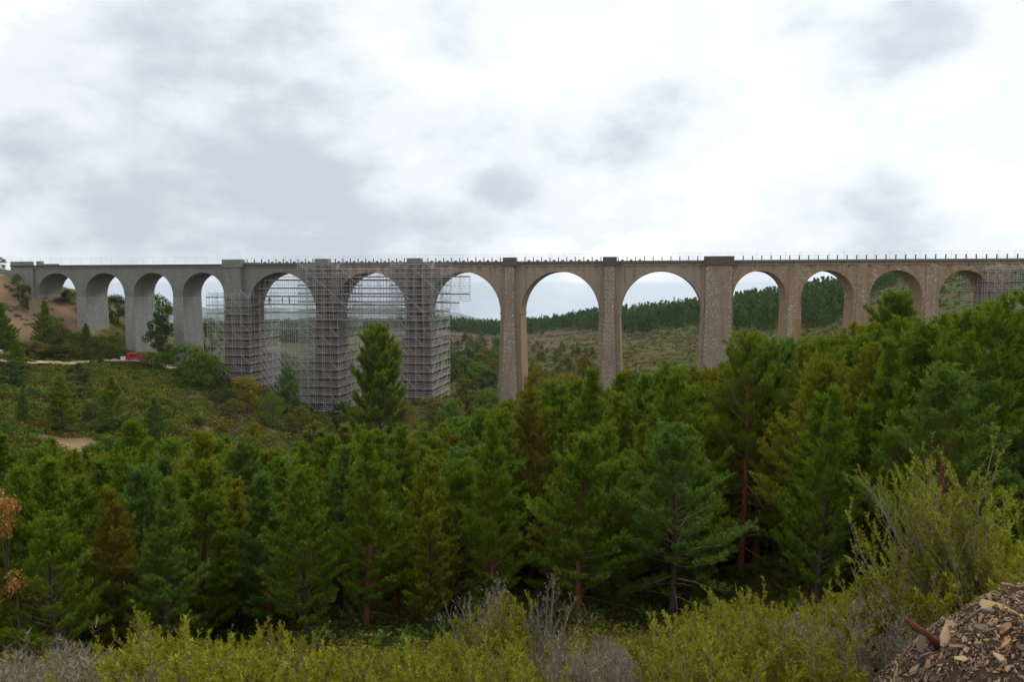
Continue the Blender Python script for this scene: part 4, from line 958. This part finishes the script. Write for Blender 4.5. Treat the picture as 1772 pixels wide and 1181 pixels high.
broad_at(935, 150, 628, 70, 2, LY, 'yellow broom bush beside the orange-stained pier', name='bush', cat='bush'); broad_at(985, 146, 640, 66, 0, LY, 'yellow-green broom bush at the edge of the pine wood', name='bush', cat='bush')
broad_at(1010, 170, 615, 50, 3, LO, 'olive bush between the two brown piers', name='bush', cat='bush')
for q, (px, ty) in enumerate(((1090, 655), (1150, 640), (1200, 645), (1300, 618), (1340, 600), (1420, 590), (1460, 572), (1530, 560))):
    pine_at(px, 118 + 4 * (q % 3), ty, PV[q % 6], PINE[tone_keys[q % 2]], MAT['bark_brown'], 'pine at the far edge of the wood close to the viaduct', q, 'pines at the far edge of the wood')
MAT['boulder'] = plain('boulder', (.17, .12, .085), .95, .1, var=.5, scale=1.5)
def boulder_mesh(seed):
    b = bmesh.new(); bmesh.ops.create_icosphere(b, subdivisions=2, radius=1.0); Rr = random.Random(seed); ph = [Rr.uniform(0, 6) for _ in range(6)]
    for v in b.verts:
        k = 1 + .18 * math.sin(v.co.x * 3 + ph[0]) * math.sin(v.co.y * 2.6 + ph[1]) + .14 * math.sin(v.co.z * 4 + ph[2]) + Rr.uniform(-.07, .07); v.co *= k; v.co.z *= .62
    me = bpy.data.meshes.new('boulder'); b.to_mesh(me); b.free(); return me
BO = [boulder_mesh(k) for k in range(4)]; Rb = random.Random(19)
for k in range(34):
    px, r = Rb.gauss(48, 34), Rb.uniform(213, 234); g = on_ground(px, r)
    if px > 118: continue
    o = link('boulder', BO[k % 4], MAT['boulder'], None, (g.x, g.y, g.z + .05)); q = Rb.uniform(.25, .75); o.scale = (q * 1.4, q, q); o.rotation_euler = (Rb.uniform(-.3, .3), Rb.uniform(-.3, .3), Rb.uniform(0, 6)); tag(o, 'dark boulder lying on the bare earth bank by the abutment', 'boulder', 'boulders on the earth bank')
for k, (px, r, yt, w) in enumerate(((92, 213, 552, 44), (5, 211, 560, 50))):
    broad_at(px, r, yt, w, k % 4, (LO, LD, LO)[k % 3], 'low scrub bush on the bare earth bank below the abutment', 'scrub on the earth bank', 'bush', 'bush')
for k, (px, r, yt, w) in enumerate(((14, 190, 606, 60), (42, 191, 616, 40), (168, 195, 614, 26), (262, 196, 610, 40), (285, 192, 606, 46), (92, 206, 596, 50), (120, 207, 592, 46), (205, 209, 588, 30))):
    broad_at(px, r, yt, w, k % 4, (LO, LG, LD)[k % 3], 'round bush at the edge of the dirt track', 'bushes along the dirt track', 'bush', 'bush')
Rs = random.Random(55)
for k in range(46):
    px, r = Rs.uniform(-20, 540), Rs.uniform(104, 168); g = on_ground(px, r); _, yb_ = proj(g); w = Rs.uniform(22, 52)
    key = ('green', LG) if k % 3 == 0 else ('olive', LO) if k % 3 == 1 else ('dark', LD)
    broad_at(px, r, yb_ - w * Rs.uniform(.55, 1.0), w, k % 4, key[1], f'low {key[0]} bush on the heath slope above the pine wood', 'bushes on the heath slope', 'bush', 'bush')
# wood on the valley floor beyond the viaduct
R = random.Random(77); spots = []; n = 0
VW = {'LG': 'green round-crowned tree in the valley wood beyond the viaduct', 'LD': 'dark green tree in the valley wood beyond the viaduct', 'LO': 'pale olive tree in the valley wood beyond the viaduct'}
for k in range(6000):
    px = R.uniform(425, 1045); r = 190 + 230 * R.random(); g = on_ground(px, r)
    lo = 196 if px < 900 else 205
    if r < lo or (px < 700 and r > 330) or (px > 880 and r > 420 - (px - 880) * .8) : continue
    if any((g.x - a) ** 2 + (g.y - b) ** 2 < (3.4 + .008 * r) ** 2 for a, b in spots): continue
    spots.append((g.x, g.y)); H = R.uniform(4.0, 7.5); key = R.choices(['LG', 'LD', 'LO'], [.4, .3, .3] if px < 880 else [.25, .1, .65])[0]
    if px > 880: H *= .62
    put_plant('broadleaf_tree', R.choice(BR), (g.x, g.y, g.z - .15), R.uniform(0, 6.28), H / 5 * R.uniform(.8, 1.1), {'LG': LG, 'LD': LD, 'LO': LO}[key], MAT['bark_brown'], VW[key], 'tree', 'trees of the valley wood beyond the viaduct', H / 5)
    n += 1
    if n >= 250: break

# ------------------------------------------------------------------ uncountable cover: heath, far woods
def cover(name, X, size, K, m, label, cat, flat=.7, tri=.5, seed=0, tone=None, cone=False, hgt=None):
    rs = np.random.RandomState(seed); X = np.asarray(X, float); n = len(X); size = np.asarray(size, float)
    if cone:       # conifer: triangles hanging around an axis
        f = rs.uniform(0, 1, (n, K)) ** .8; a = rs.uniform(0, 6.283, (n, K)); rad = (1 - f) ** .8 * rs.uniform(.35, 1.05, (n, K)) * size[:, None]
        q = np.stack([np.cos(a) * rad, np.sin(a) * rad, (.12 + .88 * f) * hgt[:, None]], -1); d = np.stack([np.cos(a), np.sin(a), np.full_like(a, .35)], -1)
    else:
        d = rs.normal(size=(n, K, 3)); d[..., 2] = np.abs(d[..., 2]); d /= np.linalg.norm(d, axis=-1, keepdims=True)
        q = d * (rs.uniform(.5, 1.08, (n, K, 1)) * size[:, None, None]) * np.array([1, 1, flat])
    q = q + X[:, None]; s = (tri * size)[:, None, None] * rs.uniform(.55, 1.3, (n, K, 1))
    nn = d + rs.normal(size=d.shape) * .55; nn /= np.linalg.norm(nn, axis=-1, keepdims=True)
    u = np.cross(nn, rs.normal(size=d.shape)); u /= np.linalg.norm(u, axis=-1, keepdims=True); v = np.cross(nn, u)
    V = np.stack([q - u * s * .5, q + u * s * .5, q + v * s * .9], 2).reshape(-1, 3)
    if tone is None: tone = rs.uniform(0, 1, n)
    tn = np.repeat(np.clip(tone[:, None] + rs.uniform(-.3, .3, (n, K)), 0, 1).ravel(), 3)
    o = link(name, np_mesh(name, V, np.arange(len(V)).reshape(-1, 3), tn), m); tag(o, label, cat, kind='stuff'); return o
def scatter(n, px0, px1, r0, r1, seed):
    rs = np.random.RandomState(seed); a = rs.uniform(azim(px0), azim(px1), n); r = np.sqrt(rs.uniform(r0 ** 2, r1 ** 2, n)); x, y = r * np.sin(a), r * np.cos(a)
    return x, y, r, a, rs
APX = np.array([azim(p) for p in range(-400, 2300, 25)]); PPX = np.arange(-400, 2300, 25)
# road distance filter
RP = np.array([p for p in road_pts]); 
def road_dist(x, y):
    d = np.full(len(x), 1e9)
    for p, q in zip(RP[:-1], RP[1:]):
        v = q - p; t = np.clip(((x - p[0]) * v[0] + (y - p[1]) * v[1]) / (v @ v), 0, 1); d = np.minimum(d, np.hypot(x - p[0] - t * v[0], y - p[1] - t * v[1]))
    return d
def in_bridge(x, y): return (y > D0 - 3.5) & (y < D0 + DEP + 3.5) & (x > S(20)) & (np.min(np.abs(x[:, None] - np.array([p.x for p in piers])[None]), 1) < 4.2)
x, y, r, a, rs = scatter(11500, -140, 560, 92, 236, 1); s_, b_ = ground_masks(x, y)
px_ = np.interp(a, APX, PPX)
ok = (road_dist(x, y) > 3.1) & (s_ < .35) & ~in_bridge(x, y) & ~((px_ < 40) & (r > 222)); x, y, b_ = x[ok], y[ok], b_[ok]; z = ground(x, y); n1 = fbm(x, y, 31, 25, 3)
br = (b_ * 1.2 + .35 * n1 + rs.uniform(-.3, .3, len(x))) > .42
X = np.c_[x, y, z - .1]
cover('heath_cover', X[~br], rs.uniform(.40, 1.0, (~br).sum()) * (1 + .25 * np.clip(fbm(x[~br], y[~br], 35, 6, 2), -1, 1)), 58, MAT['cover_heath'], 'olive green heath covering the slope below the grey piers', 'heath', .95, .27, 1, np.clip(.45 + .4 * n1[~br] + rs.uniform(-.45, .45, (~br).sum()), 0, 1))
xb, yb, rb, ab_, rq = scatter(1700, -120, 560, 96, 226, 71); okb = (road_dist(xb, yb) > 4.0) & ~in_bridge(xb, yb) & (fbm(xb, yb, 73, 30, 3) > -.35); xb, yb = xb[okb], yb[okb]
hb = np.arange(len(xb)) % 2 == 0
cover('heath_bushes', np.c_[xb, yb, ground(xb, yb) - .2][hb], rq.uniform(.7, 2.1, hb.sum()), 150, MAT['leaf_green'], 'rounded green bushes dotted over the heath slope', 'bushes', .85, .19, 74)
cover('olive_bushes', np.c_[xb, yb, ground(xb, yb) - .2][~hb], rq.uniform(.7, 2.1, (~hb).sum()), 140, MAT['leaf_olive'], 'rounded olive bushes dotted over the heath slope', 'bushes', .85, .19, 75)
cover('dry_heath_cover', X[br], rs.uniform(.4, .9, br.sum()), 54, MAT['cover_brown'], 'brown dry heath patches on the slope below the grey piers', 'heath', .85, .27, 2)
x, y, r, a, rs = scatter(19000, 560, 1900, 120, 470, 3); px_ = np.interp(a, APX, PPX)
s_, b_ = ground_masks(x, y); n1 = fbm(x, y, 33, 45, 3); ok = ~in_bridge(x, y) & (rs.uniform(0, 1, len(x)) < np.clip(.75 + .5 * n1 - .25 * (px_ > 1480), .1, 1)); x, y, b_, n1 = x[ok], y[ok], b_[ok], n1[ok]
br = (b_ + .3 * n1 + rs.uniform(-.3, .3, len(x))) > .12; X = np.c_[x, y, ground(x, y) - .12]
cover('hillside_heath', X[~br], rs.uniform(.45, 1.35, (~br).sum()), 20, MAT['cover_heath'], 'olive heath on the hillside beyond the brown piers', 'heath', .75, .42, 5, np.clip(.38 + .25 * n1[~br] + rs.uniform(-.1, .1, (~br).sum()), 0, 1))
cover('hillside_dry_heath', X[br], rs.uniform(.45, 1.2, br.sum()), 18, MAT['cover_brown'], 'brown dry heath on the hillside and cleared ground beyond the piers', 'heath', .65, .42, 6)
# pine forest along the far ridge
R0 = np.array([(715, 640), (735, 610), (860, 570), (1000, 525), (1050, 430), (1100, 395), (1220, 350), (1270, 325), (1400, 292), (1470, 290), (1490, 312), (1512, 380), (1600, 430), (1660, 520), (1950, 600)], float)
x, y, r, a, rs = scatter(26000, 715, 1950, 280, 860, 7); px_ = np.interp(a, APX, PPX); lo = np.interp(px_, R0[:, 0], R0[:, 1])
dn = np.clip(.9 - (r - lo - 60) / 420, .25, 1) * .8; ok = (r > lo + 18 * fbm(x, y, 41, 40, 2)) & (r < lo + 330) & (rs.uniform(0, 1, len(r)) < dn); x, y, r = x[ok], y[ok], r[ok]
hh = rs.uniform(5.2, 10.5, len(x)) + 1.6 * fbm(x, y, 44, 30, 2)
px_ = np.interp(np.arctan2(x, y), APX, PPX); lim = np.interp(px_, [700, 1050, 1250, 1440, 1530, 1600, 1900], [10, 12, 16, 20, 18, 9.5, 9.5]); zt = ground(x, y) + hh; ok = zt / r < .0305; x, y, r, hh = x[ok], y[ok], r[ok], hh[ok]
cover('far_pine_forest', np.c_[x, y, ground(x, y) - .3], hh * rs.uniform(.16, .24, len(x)), 46, MAT['far_pine'], 'dark pine forest along the ridge beyond the viaduct', 'forest', tri=.62, seed=8, cone=True, hgt=hh, tone=np.clip(.45 + .4 * fbm(x, y, 45, 22, 3), 0, 1))
print('far pines', len(x))
x, y, r, a, rs = scatter(6500, 380, 760, 700, 1750, 9); ok = (fbm(x, y, 51, 300, 3) > -.5); x, y = x[ok], y[ok]; hh = rs.uniform(6, 11, len(x))
cover('far_wood', np.c_[x, y, ground(x, y) - .3], hh * .34, 22, MAT['far_pine'], 'hazy wooded ridge seen low through the scaffolded arches', 'forest', tri=.9, seed=10, cone=True, hgt=hh)
x, y, r, a, rs = scatter(260, 1560, 1780, 235, 420, 13); hh = rs.uniform(1.2, 3.2, len(x))
cover('hillside_bushes', np.c_[x, y, ground(x, y) - .2], hh * .55, 40, MAT['far_pine'], 'scattered dark bushes on the grassy hillside', 'bushes', .9, .5, 14)
g = on_ground(1660, 330); put_plant('broadleaf_tree', BR[0], (g.x, g.y, g.z - .2), 0, 1.1, LD, MAT['bark_brown'], 'lone dark tree on the grassy hill behind the last arch', 'tree', None, 1.3)
# undergrowth inside the pine wood
x, y, r, a, rs = scatter(4200, -150, 1900, 17, 70, 15); n1 = fbm(x, y, 61, 9, 3); ok = n1 + rs.uniform(-.6, .6, len(x)) > -.25; x, y = x[ok], y[ok]
cover('undergrowth', np.c_[x, y, ground(x, y) - .08], rs.uniform(.3, .75, len(x)), 44, MAT['leaf_dark'], 'dark undergrowth on the floor of the pine wood', 'undergrowth', .95, .26, 16)

x, y, r, a, rs = scatter(2600, -150, 1900, 15, 38, 17)
cover('wood_edge_scrub', np.c_[x, y, ground(x, y) - .06], rs.uniform(.18, .5, len(x)), 46, MAT['leaf_olive'], 'low olive scrub along the near edge of the pine wood', 'undergrowth', 1.0, .22, 18)

# ------------------------------------------------------------------ heath in front of the camera
HG = [make_heath(201, 1.15, .55, 28), make_heath(202, 1.0, .6, 30), make_heath(203, 1.35, .5, 24)]
HM = [make_heath(204, 1.1, .55, 26, .45), make_heath(205, 1.25, .6, 26, .35)]
HD = [make_heath(206, 1.0, .65, 34, .55, 1), make_heath(207, 1.15, .6, 32, .5, 1)]
HL = np.array([(-200, 1112), (0, 1118), (80, 1102), (200, 1108), (300, 1096), (480, 1112), (560, 1116), (700, 1106), (830, 1090), (900, 1100), (1000, 1096), (1100, 1076), (1200, 1062), (1300, 1036), (1400, 1030), (1500, 1000), (1560, 985), (1700, 960), (1772, 930), (2100, 930)], float)
R = random.Random(303); hs = []; n = 0; PILE_C = at_r(2000, 1000, 4.2)
HLAB = {'g': 'yellow-green heath shrub on the bank in front of the pine wood', 'm': 'half-bare heath shrub with green tips in front of the pine wood', 'd': 'grey dead-looking heath shrub in front of the pine wood'}
for k in range(20000):
    a = R.uniform(azim(-60), azim(1840)); r = 3.6 + 17.5 * R.random() ** .9; x, y = r * math.sin(a), r * math.cos(a)
    if any((x - p) ** 2 + (y - q) ** 2 < (.40 + .028 * r) ** 2 for p, q in hs): continue
    if math.hypot(x - PILE_C.x, y - PILE_C.y) < 1.75: continue
    z = gz(x, y); px, _ = proj((x, y, z + 1)); lim = np.interp(px, HL[:, 0], HL[:, 1]) + R.uniform(12, 60); d = ray(px, lim); zt = d[2] * r / math.hypot(d[0], d[1]); H = min(zt - z, R.uniform(.9, 1.7) + .03 * r)
    if H < .3: continue
    hs.append((x, y)); nz = math.sin(px * .013 + 1.0) * .35 + R.uniform(-.5, .5) + (.25 if 950 < px < 1250 else 0)
    kd = 'g' if nz < .18 else ('m' if nz < .42 else 'd'); pl = R.choice({'g': HG, 'm': HM, 'd': HD}[kd]); n += 1
    put_heath(pl, (x, y, z - .05), R.uniform(0, 6.28), H / pl.H, MAT['heath_green'] if kd != 'd' else MAT['heath_grey'], MAT['dead_twig'], HLAB[kd].replace('the pine wood', 'the ' + ('grey' if px < 420 else 'scaffolded' if px < 800 else 'brown' if px < 1150 else 'orange') + ' piers' + (' by the wood edge' if r > 12 else ' on the upper bank')), 'heath shrubs on the near bank')
    if n >= 290: break
print('heath', n, 'r', max(math.hypot(*h) for h in hs))
def feature_heath(pl, px, r, ytop, leaf, wood, label, rz=0.0, name='heath_shrub'):
    g = on_ground(px, r, ytop); d = ray(px, ytop); H = d[2] * r / math.hypot(d[0], d[1]) - g.z
    put_heath(pl, (g.x, g.y, g.z - .05), rz, H / pl.H, leaf, wood, label, 'heath shrubs that stand out', name)
BIG = make_heath(211, 2.4, .55, 44, .6, 0, (-.32, .05)); BIG2 = make_heath(212, 1.9, .55, 40, .5, 0, (-.28, 0)); BARE = make_heath(213, 1.5, .55, 20, .10, 1); LEAN = make_heath(214, 1.6, .4, 16, .9, 0, (-.45, 0))
feature_heath(BIG, 1770, 6.9, 800, MAT['heath_green'], MAT['dead_twig'], 'tallest heath bush leaning over behind the rubble heap')
feature_heath(BIG2, 1672, 8.2, 892, MAT['heath_green'], MAT['dead_twig'], 'leaning heath bush with bare grey twigs next to the tallest one', 1.0)
feature_heath(HG[0], 1760, 7.8, 925, MAT['heath_green'], MAT['dead_twig'], 'bright heath bush behind the top of the rubble heap', 2.5)
feature_heath(HM[1], 1510, 7.0, 958, MAT['heath_green'], MAT['dead_twig'], 'upright heath bush with grey stems in front of the dark wood', 2.0)
feature_heath(LEAN, 1330, 9.5, 1012, MAT['heath_green'], MAT['dead_twig'], 'slanting heath bush on one dark curved stem', 0.0)
feature_heath(BARE, 850, 9.0, 995, MAT['heath_grey'], MAT['dead_twig'], 'tall bare grey heath stem with two upright forks', .4); feature_heath(BARE, 938, 9.6, 1010, MAT['heath_grey'], MAT['dead_twig'], 'bushy bare grey heath skeleton with many fine twigs', 2.4)
feature_heath(HG[0], 872, 8.0, 1050, MAT['heath_green'], MAT['dead_twig'], 'bright green heath shrub under the bare grey stems', 1.3)
feature_heath(HG[2], 272, 9.0, 1075, MAT['heath_green'], MAT['dead_twig'], 'pointed yellow-green heath shrub rising above its neighbours', .3); feature_heath(HG[2], 490, 9.5, 1085, MAT['heath_green'], MAT['dead_twig'], 'slim heath shrub with a single green tip', .9)
DEADP = make_broad(61, 3.0, .8, 2600, .07, 1, 1, 16)
g = on_ground(8, 21.5); put_plant('withered_tree', DEADP, (g.x, g.y, g.z), 0, 1.0, MAT['needles_dead'], MAT['bark_brown'], 'small tree with rusty orange withered leaves at the edge of the wood', 'tree', None, 1.2)
g = on_ground(-8, 24); put_plant('withered_tree', DEADP, (g.x, g.y, g.z), 2, 1.0, MAT['needles_dead'], MAT['bark_brown'], 'taller withered orange tree behind the small withered one', 'tree', None, 2.0)

# ------------------------------------------------------------------ rubble heap
def chip_mat(name, c): return plain(name, c, .8, .25, var=.4, scale=9)
CH = [chip_mat('chip_tan', (.42, .27, .15)), chip_mat('chip_brown', (.20, .125, .075)), chip_mat('chip_grey', (.24, .175, .12)), chip_mat('chip_orange', (.46, .24, .11)), chip_mat('chip_dark', (.085, .06, .045)), chip_mat('chip_pale', (.50, .37, .22))]
def chip_mesh(seed, n=6, thick=.22, elong=1.5):
    R = random.Random(seed); an = sorted(R.uniform(0, 6.283) for _ in range(n)); b = MB(); T, B = [], []
    for a in an:
        r = R.uniform(.7, 1.0); x, y = r * math.cos(a) * elong * .5, r * math.sin(a) * .5
        T.append((x, y, thick * R.uniform(.3, .6))); B.append((x * R.uniform(.85, 1.1), y * R.uniform(.85, 1.1), -thick * R.uniform(.3, .6)))
    b.V = T + B; b.Fq = [tuple(range(n)), tuple(range(2 * n - 1, n - 1, -1))] + [(i, i + n, (i + 1) % n + n, (i + 1) % n) for i in range(n)]
    return b
pc = PILE_C; pg = gz(pc.x, pc.y); PH = -1.30 - pg; PR = 1.42
heap = empty('rubble_heap', (pc.x, pc.y, pg)); tag(heap, 'heap of brown and orange stone chips and bark beside the heath', 'heap')
def heap_h(x, y):
    d = np.hypot(x, y); return PH * np.clip(1.0 - (d / PR) ** 2.1, -.4, 1) + .045 * fbm(x, y, 71, .8, 3)
def mound():
    rr = np.linspace(0, PR * 1.35, 50); aa = np.linspace(0, 2 * np.pi, 90, endpoint=False); Rm, A = np.meshgrid(rr, aa, indexing='ij'); X, Y = Rm * np.cos(A), Rm * np.sin(A); Z = heap_h(X, Y)
    V = np.c_[X.ravel(), Y.ravel(), Z.ravel()]; i, j = np.meshgrid(np.arange(49), np.arange(90), indexing='ij'); j2 = (j + 1) % 90
    link('mound', np_mesh('mound', V, np.stack([i * 90 + j, (i + 1) * 90 + j, (i + 1) * 90 + j2, i * 90 + j2], -1).reshape(-1, 4), smooth=True), plain('heap_earth', (.075, .05, .032), .95, .1, var=.6, scale=14), heap)
mound()
R = random.Random(404); chips = [chip_mesh(500 + k, R.choice((5, 6, 7)), R.uniform(.10, .28), R.uniform(1.2, 3.0)) for k in range(10)]; chm = [c.mesh('chip') for c in chips]; tiny = [chip_mesh(700 + k, 4, R.uniform(.12, .3), R.uniform(1.2, 3.2)) for k in range(10)]
hr = np.random.RandomState(404); hx_ = hr.uniform(-PR, PR, (90000, 2)); hx_ = hx_[(np.hypot(hx_[:, 0], hx_[:, 1]) < PR * .98) & (hx_ @ np.array([pc.x, pc.y]) < .55 * math.hypot(pc.x, pc.y))][:20000]
hz_ = heap_h(hx_[:, 0], hx_[:, 1]); gx_ = (heap_h(hx_[:, 0] + .02, hx_[:, 1]) - hz_) / .02; gy_ = (heap_h(hx_[:, 0], hx_[:, 1] + .02) - hz_) / .02
cand = [(float(a), float(b), float(c), Vector((-d, -e, 1)).normalized()) for (a, b), c, d, e in zip(hx_, hz_, gx_, gy_)]
vis = []
for c in cand:
    px, py = proj((pc.x + c[0], pc.y + c[1], pg + c[2]))
    if 1480 < px < 1850 and py < 1240: vis.append(c)
def chip_rot(nrm): 
    q = Vector((0, 0, 1)).rotation_difference((nrm + Vector((R.uniform(-1.1, 1.1), R.uniform(-1.1, 1.1), R.uniform(-.3, .5)))).normalized()); return q @ Matrix.Rotation(R.uniform(0, 6.28), 3, 'Z').to_quaternion()
for k in range(290):
    x, y, z, nr = vis[k % len(vis)]; o = bpy.data.objects.new('chip', chm[k % 10]); col.objects.link(o); o.parent = heap; s = R.choice((.020, .022, .025, .028, .034, .040, .05)) * R.uniform(.8, 1.2)
    if not chm[k % 10].materials: chm[k % 10].materials.append(CH[0])
    o.location = (x, y, z + .012); o.rotation_mode = 'QUATERNION'; o.rotation_quaternion = chip_rot(nr); o.scale = (s, s, s)
    o.material_slots[0].link = 'OBJECT'; o.material_slots[0].material = R.choices(CH, [.28, .32, .10, .10, .18, .02])[0]
smalls = [MB() for _ in CH]
for k, (x, y, z, nr) in enumerate(cand[290:] + vis):
    q = chip_rot(nr); s = R.choice((.008, .010, .013, .016, .021)) * R.uniform(.8, 1.3); b = smalls[R.choices(range(6), [.22, .32, .12, .06, .24, .04])[0]]; src = tiny[k % 10]; o0 = len(b.V)
    b.V += [tuple(q @ (Vector(v) * s) + Vector((x, y, z + .008))) for v in src.V]; b.Fq += [tuple(i + o0 for i in f) for f in src.Fq]
for b, m in zip(smalls, CH): o = b.build('small_chips', m, heap); o['kind'] = 'stuff'
def on_heap(px, py):
    best = None
    for r in np.arange(2.4, 6.0, .02):
        p = at_r(px, py, r); e = p.z - (pg + float(heap_h(np.array([p.x - pc.x]), np.array([p.y - pc.y]))[0]))
        if e < 0: return p
    return at_r(px, py, 3.9)
def slab(name, pa, pb, w, th, m, label, cat, lift=.03):
    A, B = on_heap(*pa), on_heap(*pb); A.z += lift; B.z += lift; d = (B - A).normalized(); v = A.normalized(); s = d.cross(v).normalized(); n = s.cross(d).normalized(); bm = MB(); L = (B - A).length; nn = 7; Rr = random.Random(int(pa[0]))
    for i in range(nn):
        t = i / (nn - 1); c = A.lerp(B, t); ww = w * (.35 + .65 * min(1, t * 3)) * Rr.uniform(.85, 1.1); hh = th * Rr.uniform(.7, 1.1)
        for a, b_ in ((-.5, .45), (.5, .5), (.48, -.5), (-.52, -.4)): bm.V.append(tuple(c + s * (a * ww) + n * (b_ * hh) - A))
    for i in range(nn - 1):
        for k in range(4): bm.Fq.append((i * 4 + k, i * 4 + (k + 1) % 4, i * 4 + 4 + (k + 1) % 4, i * 4 + 4 + k))
    bm.Fq += [(3, 2, 1, 0), tuple(nn * 4 - 4 + k for k in range(4))]; o = bm.build(name, m, None, False, A); tag(o, label, cat); return o
slab('wood_slab', (1700, 1052), (1800, 1112), .085, .03, chip_mat('split_wood', (.60, .40, .17)), 'pale yellow split wood slab lying on the rubble heap', 'wood', .025)
slab('stone_slab', (1592, 1140), (1606, 1112), .075, .02, CH[2], 'flat grey tapered stone at the foot of the rubble heap', 'stone', .03)
slab('stone_slab', (1630, 1128), (1646, 1085), .05, .02, CH[0], 'tan flat stone above the grey tapered stone', 'stone', .02)
sa, sb = on_heap(1625, 1122), at_r(1567, 1072, on_heap(1625, 1122).xy.length - .06); b = MB(); b.tube([sa - sa, (sb - sa) * .35 + Vector((.006, 0, .014)), (sb - sa) * .7, sb - sa], [.021, .016, .018, .011], 7)
o = b.build('broken_branch', plain('branch_wood', (.13, .05, .03), .9, .15, var=.6, scale=12), None, True, sa); tag(o, 'red-brown broken branch sticking out of the rubble heap', 'branch')
for k, (p0, p1, lb) in enumerate((((1575, 1172), (1612, 1140), 'thin grey twig curving along the foot of the heap'), ((1720, 1066), (1676, 1082), 'thin dark twig on the shoulder of the heap'))):
    A, B = on_heap(*p0), on_heap(*p1); A.z += .02; B.z += .03; b = MB().tube([(0, 0, 0), (B - A) * .5 + Vector((0, 0, .03)), B - A], [.010, .008, .005], 6); o = b.build('twig', MAT['dead_twig'], None, True, A); tag(o, lb, 'twig')

# ------------------------------------------------------------------ air
def build_haze():
    lo = float(min(v.co.z for v in bpy.data.objects['ground'].data.vertices)) - 2.0
    m, nt = new_mat('haze'); T = NT(nt); v = T.n('ShaderNodeVolumePrincipled'); v.inputs['Color'].default_value = (.74, .86, 1.0, 1); v.inputs['Density'].default_value = HAZE; v.inputs['Anisotropy'].default_value = 0.45
    T.out(None, v.outputs[0]); o = MB().box(-13600, 13600, -13600, 13600, lo, 36).build('haze', m); tag(o, 'pale blue air haze filling the valley', 'haze', kind='stuff')
HAZE = 7.0e-5
build_haze()
